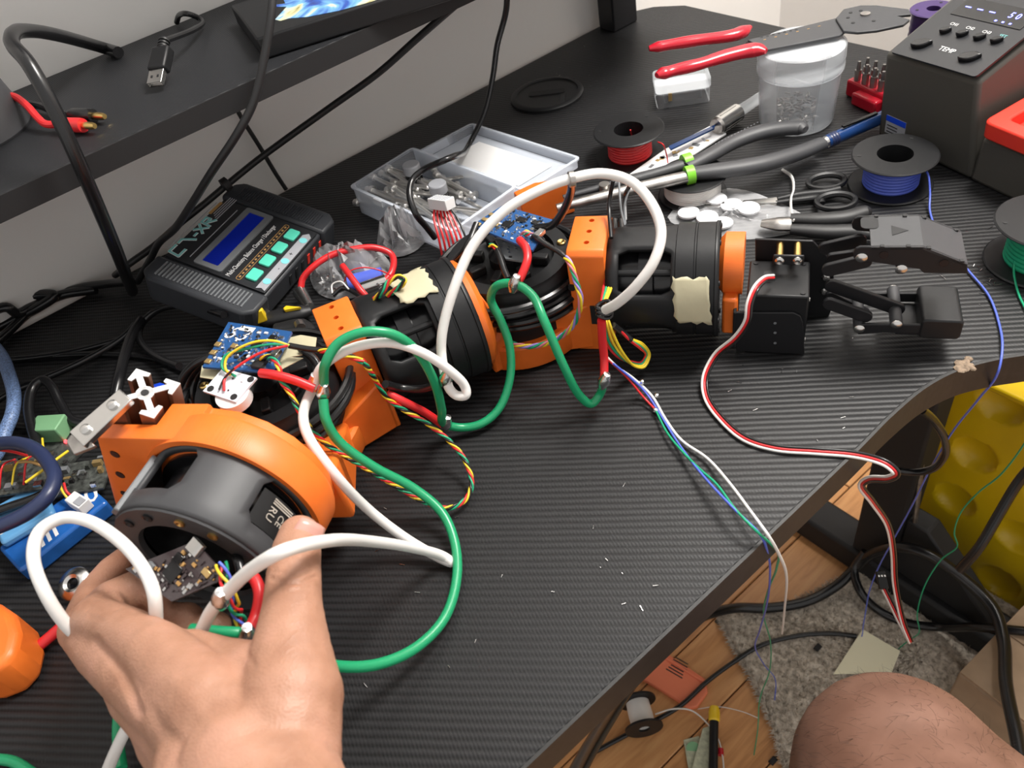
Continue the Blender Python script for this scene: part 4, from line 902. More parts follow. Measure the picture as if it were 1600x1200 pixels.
# control panel on the sloped top
pa_, pb2 = P(1394, 84, zt0 + .0024), P(1521, 122, zt1 + .0026); pc_ = pa_ + e2 * .094 + V((0, 0, .0345))
px_ = (pb2 - pa_); pn = px_.cross(pc_ - pa_).normalized(); pn = pn if pn.z > 0 else -pn
pfm = FR(pa_, px_, pn); PWd = px_.length; PHt = ((pc_ - pa_) - px_.normalized() * (pc_ - pa_).dot(px_.normalized())).length
yl = 1 if (pfm.inverted() @ pc_).y > 0 else -1
def S2(u, v, z=.0): return pfm @ T(u * PWd, yl * v * PHt, z)
panel = MB().prism(rrect(-.002, min(0, yl * PHt), PWd + .002, max(0, yl * PHt), .003), .0, .0016, pfm).build('control_panel', 'charger_panel', st)
def knob(u, v, l, w_, ang):
    f = S2(u, v, .0016) @ RZ(ang); k = MB(); k.prism([(l * math.cos(a * math.pi / 8) * (1.25 if 0 <= a <= 0 else 1), w_ * math.sin(a * math.pi / 8)) for a in range(16)], 0, .0035, f); return k.build('button', 'black_gloss', panel, bevel=.0008)
knob(.20, .14, .0075, .0042, 30); knob(.78, .14, .0075, .0042, 30)
for k, u in enumerate((.28, .47, .66, .84)): knob(u, .32 + .01 * k, .0042, .0024, 35)
tfm = lambda u, v: S2(u, v, .0017)
flip = RZ(0) if yl > 0 else RX(0)
text('panel_print', 'TEMP', .0062, tfm(.50, .16), 'text_white', panel, align='CENTER')
for s_, u, m in (('CH1', .28, 'text_white'), ('CH2', .47, 'text_white'), ('CH3', .66, 'text_white'), ('SET', .84, 'text_teal')): text('panel_print', s_, .0040, tfm(u, .41), m, panel, align='CENTER')
dsp = MB().box((0, 0, .0018), (PWd * .8, PHt * .20, .0006), S2(.52, .60)).build('display', 'black_gloss', panel)
for u in (.22, .36, .50): MB().box((0, 0, .0023), (.0052, .0009, .0003), S2(u, .60)).build('display_segment', 'lcd_digit', dsp)
text('display_digit', '5 0', .0085, S2(.68, .61, .0021), 'lcd_digit', dsp, sx=.9)
for u in (.62, .70, .78): MB().box((0, 0, .0023), (.0018, .0014, .0003), S2(u, .53)).build('display_segment', 'lcd_digit', dsp)
MB().box((0, 0, .0018), (.012, .006, .0004), S2(.93, .90)).build('panel_label', 'silver_print', panel)
# sticker on the front face
fnn = e1.cross(P(1383, 82, zt0) - A0).normalized(); fnn = fnn if fnn.dot(CAM - A0) > 0 else -fnn
fsk = FR(PN(1399, 199, A0 + fnn * .0006, fnn), e1, fnn); sk = MB().box((0, 0, 0), (.021, .016, .0005), fsk); sk = sk.build('sticker', 'silver_print', st)
MB().box((.0, .0055 * (1 if (fsk @ V((0, 1, 0)) - fsk @ V((0, 0, 0))).z > 0 else -1), .0004), (.021, .005, .0003), fsk).build('sticker_band', 'blue_part', sk)
for k in range(3): MB().box((-.003, -.0005 - .0028 * k, .0004), (.011, .0008, .0002), fsk).build('sticker_line', 'text_black', sk)
# red tray
tr0 = P(1531, 214, .040); trf = FR(tr0, e1, UP); sgn = 1 if (trf.inverted() @ S(wt + .005, .1, .04)).y > 0 else -1
xo0, xo1, yo0, yo1 = 0, .115, 0, sgn * .105
MB().frame(rrect(0, min(yo0, yo1), .125, max(yo0, yo1), .006), rrect(.012, min(yo0, yo1) + .012, .113, max(yo0, yo1) - .012, .004), 0, .014, trf @ RX(sgn * 6)).build('tray_rim', 'red_tray', st, bevel=.0015)
MB().prism(rrect(.010, min(yo0, yo1) + .010, .115, max(yo0, yo1) - .010, .004), .0, .003, trf @ RX(sgn * 6)).build('tray_floor', 'red_tray', st)
MB().box((.035, sgn * .03, .006), (.030, .012, .010), trf @ RX(sgn * 6)).build('tray_step', 'red_tray', st, bevel=.002)
# ---------------------------------------------------------------- frosted jar with screws, and wire stripper resting on it
jc = P(1243, 188, 0)
jar = thing('plastic_jar', jc, 'frosted plastic jar with ribbed lid under the red-handled wire stripper', 'jar')
fj = T(jc.x, jc.y, 0)
MB().lathe([(0, .001), (.0315, .001), (.033, .003), (.0355, .050), (.0355, .052), (.0345, .052), (.0320, .004), (0, .0025)], fj, 48).build('jar_body', 'clear_milky', jar)
MB().lathe([(.0368, .050), (.0375, .051), (.0375, .0555), (.0368, .0565), (.0368, .060), (.0375, .061), (.0372, .0715), (.0350, .073), (0, .0735), (0, .0725), (.0345, .072), (.0360, .0705), (.0360, .050)], fj, 48).build('jar_lid', 'clear_milky', jar)
gsc = MB(); rnd = random.Random(8)
for k in range(150):
    a, r = rnd.random() * 6.28, .029 * rnd.random() ** .5; z = .004 + .012 * rnd.random(); d = V((rnd.gauss(0, 1), rnd.gauss(0, 1), rnd.gauss(0, .4))).normalized() * .005
    gsc.cyl(V((jc.x + r * math.cos(a), jc.y + r * math.sin(a), z)), V((jc.x + r * math.cos(a), jc.y + r * math.sin(a), z)) + d, .0011, n=5)
o = gsc.build('tiny_screws', 'dull_steel'); tag(o, 'heap of tiny dark screws at the bottom of the frosted jar', 'screws', kind='stuff')
ws = thing('wire_stripper', jc + V((0, 0, .074)), 'wire stripper with red dipped handles lying on the frosted jar', 'pliers')
WZ = .078
def flatpx(name, pxs, z, th, m, parent, bevel=.0006):
    pts = [P(x, y, z) for x, y in pxs]; c = sum(pts, V((0, 0, 0))) / len(pts)
    return MB().prism([(p.x, p.y) for p in pts], z - th, z).build(name, m, parent, bevel=bevel)
flatpx('blade_bar', [(1168, 62), (1310, 27), (1322, 48), (1312, 55), (1195, 78), (1182, 70)], WZ, .0022, 'dark_grey', ws)
flatpx('blade_bar', [(1165, 66), (1305, 44), (1318, 52), (1300, 57), (1190, 78)], WZ - .0025, .0022, 'black_metal', ws)
jw = flatpx('crimp_head', [(1306, 28), (1318, 14), (1345, 8), (1370, 8), (1420, 14), (1424, 22), (1400, 24), (1422, 30), (1412, 38), (1370, 47), (1340, 50), (1318, 48)], WZ + .0022, .0025, 'dark_grey', ws)
for x, y, r in ((1352, 23, .0042),): MB().cyl(P(x, y, WZ + .0022), P(x, y, WZ + .0022) + V((0, 0, .0015)), r, n=16).build('pivot_bolt', 'dull_steel', ws)
for x, y in ((1329, 20), (1325, 28), (1333, 36), (1345, 17), (1365, 33)): MB().cyl(P(x, y, WZ + .0021), P(x, y, WZ + .0021) + V((0, 0, .0004)), .0016, n=10).build('strip_hole', 'black_matte', jw)
for k in range(7): MB().cyl(P(1190 + k * 9, 59 - k * 2, WZ - .0001), P(1190 + k * 9, 59 - k * 2, WZ) + V((0, 0, .0003)), .0013, n=8).build('strip_notch', 'black_matte', ws)
for k in range(6): MB().box((0, 0, .0001), (.0022, .0010, .0002), FR(P(1195 + k * 17, 62 - k * 4.2, WZ), P(1300, 30, WZ) - P(1190, 55, WZ))).build('size_mark', 'text_orange', ws)
def grip(pts, rs, parent, m, name='handle', flat=.75, n=14):
    path = spline([P(*q) for q in pts], 5); k = len(path); rr = []
    for i in range(k):
        f = i / (k - 1) * (len(rs) - 1); a = int(min(f, len(rs) - 2)); rr.append(rs[a] + (rs[a + 1] - rs[a]) * (f - a))
    return MB().tube(path, rr, n, flat=flat, up=(path[1] - path[0]).cross(UP).normalized()).build(name, m, parent, smooth=60)
grip([(1014, 76, WZ), (1040, 71, WZ), (1090, 63, WZ), (1150, 54, WZ), (1172, 42, WZ)], [.003, .0062, .0060, .0068, .0062, .0068, .007, .0025], ws, 'red_tool')
grip([(1026, 118, WZ), (1045, 112, WZ - .001), (1090, 101, WZ), (1140, 86, WZ), (1180, 78, WZ), (1197, 80, WZ)], [.003, .0068, .0060, .0068, .0060, .0070, .0072, .0080, .0066, .003], ws, 'red_tool')
# ---------------------------------------------------------------- small clear case
ca, cb, cc = P(1027, 172, 0), P(1110, 160, 0), P(1116, 118, 0)
cs = thing('clear_case', (ca + cb) / 2, 'small clear hinged plastic case behind the red handles', 'case')
fcs = FR(ca, cb - ca, UP); wc = (cb - ca).length
MB().prism(rrect(0, 0, wc, .034, .005), 0, .015, fcs).build('case_body', 'clear_milky', cs, bevel=.001)
MB().prism(rrect(-.001, -.001, wc + .001, .035, .005), .0155, .026, fcs).build('case_lid', 'clear_milky', cs, bevel=.0015)
MB().box((wc * .5, .016, .008), (wc * .7, .020, .010), fcs).build('case_insert', 'dark_grey', cs, bevel=.001)
MB().box((wc * .25, -.0006, .012), (.0035, .001, .008), fcs).build('case_clasp', 'gold_pad', cs)
# ---------------------------------------------------------------- red bit holder with bits
bh0 = P(1322, 150, 0); bhd = (P(1400, 186, 0) - bh0); fbh = FR(bh0, bhd, UP)
bh = thing('bit_holder', bh0, 'red plastic bit holder beside the soldering station', 'holder')
sgn2 = 1 if (fbh.inverted() @ (bh0 + V((1, 1, 0)))).y > 0 else -1
MB().box((.026, sgn2 * .010, .008), (.056, .020, .016), fbh).build('holder_body', 'red_tool', bh, bevel=.002)
MB().box((.030, -sgn2 * .004, .006), (.030, .010, .012), fbh).build('holder_step', 'red_tool', bh, bevel=.002)
for r in range(2):
    for k in range(5):
        xx, yy = .006 + .010 * k, sgn2 * (.005 + .010 * r)
        b_ = MB().cyl((xx, yy, .012), (xx, yy, .026), .0032, n=6, fr=fbh); b_.cyl((xx, yy, .026), (xx, yy, .034), .0021, .0014, n=8, fr=fbh)
        tag(b_.build('driver_bit', 'dull_steel'), 'small steel screwdriver bit standing in the red holder', 'bit', 'bits in the red holder')
# ---------------------------------------------------------------- pliers with dark grips and green bands
pl = thing('long_pliers', P(1100, 265, .02), 'long-nose pliers with dark grips and bright green bands on the white-wire spool', 'pliers')
PZ = .026
grip([(1072, 262, PZ), (1110, 242, PZ), (1150, 220, PZ), (1200, 204, PZ + .001), (1250, 200, PZ + .002), (1258, 203, PZ + .002)], [.0060, .0072, .0076, .0078, .0076, .0072, .004], pl, 'dark_grey')
grip([(1075, 272, PZ), (1130, 266, PZ - .002), (1190, 256, PZ - .004), (1250, 238, PZ - .008), (1285, 224, PZ - .010)], [.0065, .0082, .0084, .0080, .0076, .0068], pl, 'dark_grey')
for q, q2 in (((1067, 256), (1080, 252)), ((1071, 275), (1084, 272))):
    a, b = P(q[0], q[1], PZ), P(q2[0], q2[1], PZ); MB().cyl(a, b, .0078, n=16).build('green_band', 'green_band', pl)
def pbar(pts, rs, m, nm): return grip(pts, rs, pl, m, nm, .8, 10)
pbar([(1070, 257, PZ), (1020, 272, PZ), (950, 290, PZ), (880, 308, PZ)], [.0055, .0050, .0040, .0022], 'dark_grey', 'jaw')
pbar([(1074, 276, PZ), (1020, 288, PZ), (950, 305, PZ), (870, 325, PZ)], [.0062, .0060, .0058, .0040], 'dull_steel', 'jaw')
MB().cyl(P(945, 297, PZ), P(945, 297, PZ) + V((0, 0, .006)), .0045, n=16).build('pivot', 'dull_steel', pl)
for k in range(14): MB().box((0, 0, .0078), (.0012, .0003, .0004), FR(P(1118 + k * 5, 238 - k * 2.6, PZ), P(1180, 208, PZ) - P(1118, 238, PZ))).build('grip_print', 'silver_print', pl)
# ---------------------------------------------------------------- pens, knife
pen = thing('ball_pen', P(1330, 205, .01), 'blue ball pen with black clip lying against the soldering station', 'pen')
a, b = P(1291, 222, .011), P(1372, 186, .013); d = (b - a).normalized()
MB().cyl(a, a + (b - a) * 1.1, .0058, n=20).build('barrel', 'blue_pen', pen); MB().cyl(a - d * .006, a, .0035, .0056, n=16).build('tip_ring', 'steel', pen)
for k in (.05, .10, .15): MB().lathe([(.0059, 0), (.0061, .0006), (.0061, .0018), (.0059, .0024)], FR(a + (b - a) * k, UP, d), 20, closed=True).build('grip_ring', 'navy_cable', pen)
MB().box((0, .0, .0075), (.036, .003, .0016), FR(a + (b - a) * .62, d, UP)).build('pen_clip', 'black_gloss', pen)
kn_ = thing('craft_knife', P(1130, 190, .006), 'craft knife with a knurled silver collar lying behind the pliers', 'knife')
a, b = P(1122, 196, .010), P(1152, 176, .010); d = (b - a).normalized()
MB().cyl(a, b, .0085, n=20).build('collar', 'steel', kn_); MB().cyl(a - d * .003, a, .0072, .0085, n=20).build('collar_ring', 'dull_steel', kn_)
for k in range(10): MB().box((0, 0, .0084), ((b - a).length * .8, .0010, .0008), FR((a + b) / 2, d, UP) @ RX(36 * k)).build('knurl', 'steel', kn_)
MB().cyl(b, b + d * .05, .0056, .0050, n=16).build('knife_handle', 'clear_milky', kn_)
bl = flatpx('knife_blade', [(1045, 228), (1118, 194), (1116, 200), (1048, 233)], .012, .0016, 'blue_pen', kn_, 0)
# printed strip packet
pk = MB(); pts = [P(x, y, .003) for x, y in ((983, 272), (1040, 232), (1112, 195), (1135, 208), (1085, 240), (1040, 258))]
pk.prism([(p.x, p.y) for p in pts], .001, .003); o = pk.build('foil_packet', 'paper', None, bevel=.0005); tag(o, 'pale crumpled foil packet between the knife and the pliers', 'packet')
rnd = random.Random(2)
for k in range(12):
    t_ = rnd.random(); q = P(1000 + 110 * t_, 262 - 52 * t_ + rnd.random() * 8, .0031); MB().box((0, 0, .0002), (.003 + .004 * rnd.random(), .0015 + .003 * rnd.random(), .0004), FR(q, (rnd.gauss(0, 1), rnd.gauss(0, 1), 0))).build('print_patch', rnd.choice(('mid_grey', 'silver_print', 'gold_pad', 'mid_grey')), o)
# ---------------------------------------------------------------- scissors
sz_ = .006
sr = thing('scissors', P(1270, 300, 0), 'black-handled scissors with two finger loops lying by the blue spool', 'scissors')
def loop(px, py, rx, ry, ang, z):
    c = P(px, py, z); f = FR(c, P(px + 10, py - 2, z) - c, UP) @ RZ(ang); pts = [f @ V((rx * math.cos(a * math.pi / 10), ry * math.sin(a * math.pi / 10), 0)) for a in range(20)]
    MB().tube(spline(pts, 2, True), .0028, 8, closed=True, flat=.8).build('finger_loop', 'black_plastic', sr)
loop(1291, 284, .0145, .0105, 0, sz_); loop(1306, 315, .0145, .0110, -6, sz_)
grip([(1215, 310, sz_), (1250, 303, sz_), (1290, 299, sz_), (1312, 294, sz_)], [.0018, .0030, .0034, .003], sr, 'black_plastic', 'shank', .7, 8)
grip([(1212, 316, sz_ - .001), (1250, 311, sz_ - .001), (1278, 309, sz_ - .001), (1284, 318, sz_ - .001)], [.0018, .0030, .0034, .003], sr, 'black_plastic', 'shank', .7, 8)
flatpx('blade', [(1215, 308), (1214, 316), (1130, 318), (1095, 318), (1160, 313)], sz_, .0012, 'steel', sr, 0)
flatpx('blade', [(1216, 313), (1213, 319), (1130, 322), (1100, 322), (1160, 316)], sz_ - .0014, .0012, 'dull_steel', sr, 0)
# second pair of dark grips behind the gripper
p2 = thing('side_cutters', P(1300, 350, 0), 'black rubber-handled cutters half hidden behind the gripper', 'pliers')
grip([(1235, 342, .012), (1280, 343, .012), (1320, 340, .012), (1352, 331, .012), (1361, 330, .012)], [.0050, .0064, .0068, .0066, .0060, .003], p2, 'black_rubber')
grip([(1235, 358, .009), (1290, 362, .008), (1340, 362, .008), (1370, 368, .008)], [.0050, .0066, .0068, .0066, .004], p2, 'black_rubber')
grip([(1236, 350, .010), (1215, 350, .010), (1190, 349, .009)], [.0075, .0072, .004], p2, 'dull_steel', 'cutter_head', .6, 8)
# white cable tie threading through
ct = MB().tube(spline([P(*q) for q in ((1222, 265, .002), (1236, 275, .004), (1240, 295, .008), (1236, 310, .010), (1236, 325, .010), (1240, 345, .014))], 6), .0013, 6, flat=.5); tag(ct.build('cable_tie', 'white_wire'), 'thin white curved strip crossing the scissors blades', 'cable tie')
# ---------------------------------------------------------------- zip bag with felt pads
bagpx = [(1043, 340), (1100, 300), (1150, 296), (1200, 310), (1271, 352), (1205, 372), (1110, 374), (1075, 362)]
def film(name, pxs, z0, h, m, label, cat, seed, nseg=9, grp=None):
    """crumpled plastic film: two skins over an outline, heaved by noise"""
    rnd = random.Random(seed); pts = [P(x, y, z0) for x, y in pxs]; c = sum(pts, V((0, 0, 0))) / len(pts); rim = spline(pts, 3, True) if len(pts) > 5 else pts; n = len(rim); mb = MB()
    for side in (1, 0):
        vs = []; 
        for j in range(nseg + 1):
            t = j / nseg
            for i in range(n):
                q = c.lerp(rim[i], t); hh = h * (1 - t ** 3) * (.55 + .45 * math.sin(i * 1.7 + j * 1.1 + seed)) * (1 if side else .06) + rnd.random() * h * .16 * (1 - t * .7)
                vs.append(V((q.x, q.y, z0 + .0006 + hh)))
        fs = [(j * n + i, j * n + (i + 1) % n, (j + 1) * n + (i + 1) % n, (j + 1) * n + i) for j in range(nseg) for i in range(n)]
        mb.add(vs, fs)
    return tag(mb.build(name, m, None, smooth=40), label, cat, grp)
film('zip_bag', bagpx, .0, .006, 'bag_film', 'clear zip bag of round white pads in front of the scissors', 'bag', 3)
for k, (x, y) in enumerate(((1076, 334), (1119, 312), (1143, 322), (1170, 327), (1128, 350), (1105, 341))):
    c = P(x, y, .0045); tag(MB().lathe([(0, 0), (.0088, 0), (.0090, .0006), (.0088, .0018), (0, .002)], FR(c, (1, 0, 0), (.05 * math.sin(k * 2), .05 * math.cos(k * 3), 1)), 24).build('felt_pad', 'felt_white'), ('leftmost round white pad in the clear zip bag', 'rearmost round white pad in the clear zip bag', 'round white pad in the middle of the bag\'s back row', 'rightmost round white pad in the clear zip bag', 'frontmost round white pad in the clear zip bag', 'round white pad between leftmost and frontmost in the bag')[k], 'felt pad', 'felt pads in the zip bag')
# small metal nut behind the gripper coupling
MB_ = MB().lathe([(.002, 0), (.0048, 0), (.0048, .003), (.002, .003)], T(*P(1118, 374, 0)), 6, closed=True); tag(MB_.build('brass_nut', 'brass'), 'small brass nut on the desk behind the gripper bracket', 'nut')
# ---------------------------------------------------------------- open parts box with screws
bx = thing('parts_box', P(700, 270, 0), 'open clear plastic parts box full of long bolts, lid folded back', 'box')
K1, K2, K3, K4 = P(549, 293, .028), P(648, 231, .028), P(810, 290, .028), P(714, 367, .028)
ex_ = (K3 - K2).normalized(); ey_ = V((-ex_.y, ex_.x, 0)); ey_ = ey_ if ey_.dot(K1 - K2) > 0 else -ey_
Lx = (K3 - K2).length; Ly = (K1 - K2).length
fbx = M(((ex_.x, ey_.x, 0, K2.x), (ex_.y, ey_.y, 0, K2.y), (0, 0, 1, 0), (0, 0, 0, 1)))
Hb = .028
def tray(name, f, x0, y0, x1, y1, h, th, parent, m='clear'):
    mb = MB(); mb.prism(rrect(x0 + .002, y0 + .002, x1 - .002, y1 - .002, .003), 0, th, f)
    mb.frame(rrect(x0, y0, x1, y1, .004), rrect(x0 + th, y0 + th, x1 - th, y1 - th, .003), th, h, f); mb.frame(rrect(x0 - .0015, y0 - .0015, x1 + .0015, y1 + .0015, .005), rrect(x0 + th, y0 + th, x1 - th, y1 - th, .003), h, h + .0015, f)
    return mb.build(name, m, parent)
tray('box_tray', fbx, 0, .003, Lx, Ly, Hb, .0014, bx)
lidf = fbx @ T(0, -.002, .012) @ RX(-4 if ex_.cross(ey_).z > 0 else 4)
Ll = (P(744, 182, .022) - P(652, 228, .022)).length
lid = tray('box_lid', lidf, 0, -Ll, Lx + .004, -.001, .009, .0014, bx)
MB().box((Lx * .52, -Ll * .5, .0022), (Lx * .70, Ll * .62, .0004), lidf).build('lid_label', 'paper', lid)
for x in (.02, Lx - .02): MB().cyl((x - .006, .001, Hb * .6), (x + .006, .001, Hb * .6), .0018, n=10, fr=fbx).build('hinge', 'clear_milky', bx)
MB().box((Lx * .30, Ly + .001, Hb - .002), (.012, .003, .006), fbx).build('box_latch', 'clear_milky', bx)
rnd = random.Random(21)
sm = MB(); sm.cyl((0, 0, 0), (.032, 0, 0), .0019, n=10); sm.cyl((-.003, 0, 0), (0, 0, 0), .0034, n=10); sm.cyl((.032, 0, 0), (.033, 0, 0), .0019, .0010, n=10)
proto = sm.build('bolt', 'bolt_steel', None); first = True
lo_c = sum((V(v.co) for v in proto.data.vertices), V((0, 0, 0))) / len(proto.data.vertices)
nb = 0
lays = []
for k in range(58):
    u = .036 + (Lx - .072) * rnd.random(); v = .016 + (Ly - .030) * rnd.random(); z = .006 + .014 * (k / 58) * (.4 + .6 * rnd.random())
    ang = rnd.choice((0, 5, -8, 178, 12, 170)) + rnd.gauss(0, 9); L = rnd.choice((.9, 1.2, 1.4, 1.7))
    lays.append((u, v, z, ang, L))
for k, (u, v, z, ang, L) in enumerate(lays):
    ob = proto if k == 0 else proto.copy()
    if k: COL.objects.link(ob)
    ob.matrix_world = fbx @ T(u, v, z) @ RZ(ang) @ RY(rnd.gauss(0, 5)) @ M.Diagonal((L, 1, 1, 1)) @ T(-.016, 0, 0)
    tag(ob, 'long steel bolt lying among others in the open clear parts box', 'bolt', 'bolts in the parts box')
for (x, y, lb) in ((643, 262, 'small black bottle with grey cap at the back of the parts box'), (684, 292, 'small black bottle with grey cap beside the white battery plug')):
    c = P(x, y, .03); t = thing('glue_bottle', V((c.x, c.y, .003)), lb, 'bottle'); f = T(c.x, c.y, 0) 
    MB().lathe([(0, .003), (.0075, .003), (.008, .005), (.008, .022), (.005, .025), (0, .025)], f, 24).build('bottle_body', 'black_gloss', t)
    MB().lathe([(0, .025), (.0080, .025), (.0083, .026), (.0083, .033), (.0075, .034), (0, .034)], f, 24).build('bottle_cap', 'silver_print', t)
# orange printed offcut and battery balance plug
o = MB().prism([(p.x, p.y) for p in (P(802, 300, .03), P(835, 285, .03), P(880, 278, .03), P(893, 285, .03), P(812, 312, .03))], .0005, .03).build('printed_offcut', 'orange_print', None, bevel=.001); tag(o, 'flat orange printed offcut propped behind the second circuit board', 'printed part')
bp = thing('battery_lead', P(690, 330, .03), 'white battery balance plug with a fan of red wires', 'plug')
f = FR(P(690, 317, .058), P(715, 325, .058) - P(668, 309, .058), (.15, .2, 1))
MB().box((0, 0, 0), (.021, .0105, .009), f).build('plug_body', 'white_plastic', bp, bevel=.0006)
for k in range(7): MB().box((-.0085 + .0028 * k, .0, .0046), (.0012, .008, .0004), f).build('plug_slot', 'silver_print', bp)
for k in range(7):
    a = f @ V((-.0085 + .0028 * k, 0, -.003)); x = 672 + k * 7
    MB().tube(spline([a, P(678 + k * 6, 340, .05), P(685 + k * 7, 370, .04), P(692 + k * 7, 405, .022), P(698 + k * 6, 440, .006), P(690 + k * 5, 455, .002)], 5), .0010, 6).build('lead_wire', 'red_wire' if k < 6 else 'black_wire', bp)
# ---------------------------------------------------------------- clear bags and red lead beyond the elbow
film('crumpled_bag', [(486, 428), (500, 420), (560, 405), (600, 402), (612, 425), (590, 455), (540, 470), (500, 462)], .0, .032, 'bag_film', 'crumpled clear bag of parts behind the orange bracket', 'bag', 7)
film('crumpled_bag', [(590, 392), (606, 370), (628, 353), (650, 360), (678, 366), (660, 385), (640, 400), (610, 404)], .0, .034, 'bag_film', 'small folded clear bag in front of the parts box', 'bag', 12)
rnd = random.Random(5); bt = MB()
for k in range(40): bt.ball(P(505 + 90 * rnd.random(), 425 + 30 * rnd.random(), .006 + .012 * rnd.random()), .0012 + .0012 * rnd.random(), 6)
tag(bt.build('small_hardware', 'solder'), 'loose shiny hardware inside the crumpled clear bag', 'hardware', kind='stuff')
o = MB().cyl(P(545, 443, .012), P(598, 430, .012), .007, n=18); o = o.build('aa_capacitor', 'blue_wire'); o.name = 'capacitor'; tag(o, 'blue cylindrical capacitor inside the crumpled clear bag', 'capacitor')
o = MB().cyl(P(560, 455, .013), P(604, 440, .013), .0065, n=18).build('metal_sleeve', 'steel'); tag(o, 'shiny metal sleeve beside the blue capacitor', 'sleeve')
rl = thing('test_lead', P(520, 420, 0), 'thick red test lead with a silver clip behind the orange bracket', 'lead')
loose('lead_cable', [(470, 452, .016), (473, 436, .022), (488, 418, .028), (515, 400, .030), (550, 390, .028), (585, 387, .024), (612, 398, .016), (612, 425, .012), (600, 440, .010)], .0029, 'red_wire', rl, 8)
loose('lead_cable', [(535, 415, .040), (550, 435, .036), (565, 455, .030), (577, 468, .024)], .0026, 'red_wire', rl, 8)
MB().cyl(P(468, 456, .014), P(483, 480, .010), .0060, .0045, n=14).build('lead_clip', 'steel', rl)
loose('thin_lead', [(538, 440, .03), (545, 425, .036), (570, 418, .036), (600, 425, .03), (622, 440, .03), (632, 446, .04)], .0006, 'red_wire', rl)
loose('thin_lead', [(520, 462, .03), (519, 445, .034), (532, 440, .036), (545, 452, .034)], .0007, 'white_wire', rl)
loose('thin_lead', [(520, 462, .03), (535, 450, .032), (555, 458, .03), (577, 478, .03)], .0018, 'black_wire', rl)
bundle([(585, 468, .085), (598, 455, .092), (608, 440, .096), (622, 432, .098), (632, 438, .096), (625, 448, .092), (605, 462, .086)], YRGB, .0008, .02, .0011)
# black clamp with yellow tips behind the first board
cl = thing('spring_clamp', P(430, 490, 0), 'black clamp with two yellow tips behind the first blue board', 'clamp')
grip([(395, 500, .009), (430, 496, .010), (470, 488, .010), (485, 484, .009)], [.006, .0075, .0075, .005], cl, 'black_rubber', 'clamp_arm', .7, 10)
grip([(430, 515, .009), (470, 510, .009), (490, 525, .009)], [.006, .0075, .005], cl, 'black_rubber', 'clamp_arm', .7, 10)
MB().box((0, 0, 0), (.011, .010, .012), FR(P(403, 491, .018), P(412, 488, .018) - P(400, 492, .018), UP)).build('yellow_tip', 'yellow_cap', cl, bevel=.0012)
flatpx('yellow_tip', [(442, 481), (447, 477), (470, 479), (444, 484)], .018, .003, 'yellow_cap', cl)
MB().cyl(P(413, 483, .015), P(416, 488, .015), .003, n=10).build('clamp_screw', 'steel', cl); MB().cyl(P(467, 505, .016), P(470, 512, .016), .004, n=10).build('clamp_screw', 'dull_steel', cl)
# cut wire ends and dust strewn on the desk
rnd = random.Random(31); db = MB(); k = 0
for cx, cy, sx, sy, nn in ((1565, 470, 40, 60, 70), (1300, 560, 150, 120, 30), (900, 130, 40, 25, 30), (700, 900, 200, 120, 24), (1040, 1010, 60, 50, 8)):
    for i in range(nn):
        q = P(cx + rnd.gauss(0, sx), cy + rnd.gauss(0, sy), .0007)
        if q.y < .16 or q.x > .76 or q.y > .74: continue
        d = V((rnd.gauss(0, 1), rnd.gauss(0, 1), .1)).normalized() * (.0008 + .003 * rnd.random()) * (1 if nn > 50 else .5); db.cyl(q - d, q + d, .00022, n=4)
tag(db.build('wire_clippings', 'solder'), 'tiny bright wire clippings and dust strewn over the desk', 'clippings', kind='stuff')
# ================================================================ charger
zc = .026                                          # its thickness; the back is propped up on cables, so the face tilts to the viewer
Q0, Q1, Q3 = V((.053, .625, .0600)), V((.099, .541, .0275)), V((.177, .698, .0570))
e_l = (Q3 - Q0).normalized(); nC = e_l.cross(Q0 - Q1).normalized(); nC = nC if nC.z > 0 else -nC; e_y = nC.cross(e_l)
oc = Q0 - nC * zc
fch = M(((e_l.x, e_y.x, nC.x, oc.x), (e_l.y, e_y.y, nC.y, oc.y), (e_l.z, e_y.z, nC.z, oc.z), (0, 0, 0, 1)))
fci = fch.inverted()
def lc(px, py): q = fci @ PN(px, py, Q0, nC); return (q.x, q.y)
CL = (Q3 - Q0).length; CW = -(Q1 - Q0).length      # length along the caps' axis, (negative) width
chg = thing('battery_charger', fch @ V((CL / 2, CW / 2, 0)), 'dark grey battery charger with blue screen and four teal buttons', 'charger')
CAPW = .027
MB().box((CL / 2, CW / 2, zc / 2 - .001), (CL - 2 * CAPW + .002, -CW - .006, zc - .004), fch).build('charger_body', 'charger_grey', chg, bevel=.002)
for x0, nr, nm in ((0, 24, 0), (CL - CAPW, 34, 1)):
    cpoly = [(x0, CW + .008), (x0 + .007, CW), (x0 + CAPW, CW), (x0 + CAPW, 0), (x0 + .007, 0), (x0, -.008)] if nm == 0 else [(x0, CW), (x0 + CAPW - .007, CW), (x0 + CAPW, CW + .008), (x0 + CAPW, -.008), (x0 + CAPW - .007, 0), (x0, 0)]
    cap = MB().prism(cpoly, 0, zc, fch).build('end_cap', 'charger_grey', chg, bevel=.0025)
    for k in range(nr):
        y = -.012 + (CW + .024) * k / (nr - 1); MB().box((x0 + CAPW / 2 + (.001 if nm == 0 else -.001), y, zc + .0003), (CAPW * .62, abs(CW) / nr * .34, .0010), fch).build('rib', 'mid_grey' if nm == 0 else 'charger_grey', cap)
pn_ = MB().box((CL / 2, CW / 2, zc - .0012), (CL - 2 * CAPW - .004, -CW - .010, .0010), fch).build('face_panel', 'charger_panel', chg, bevel=.0003)
zt = zc - .0006
def quad(name, pxs, z, th, m, parent, bevel=0):
    return MB().prism([lc(*p) for p in pxs], z, z + th, fch).build(name, m, parent, bevel=bevel)
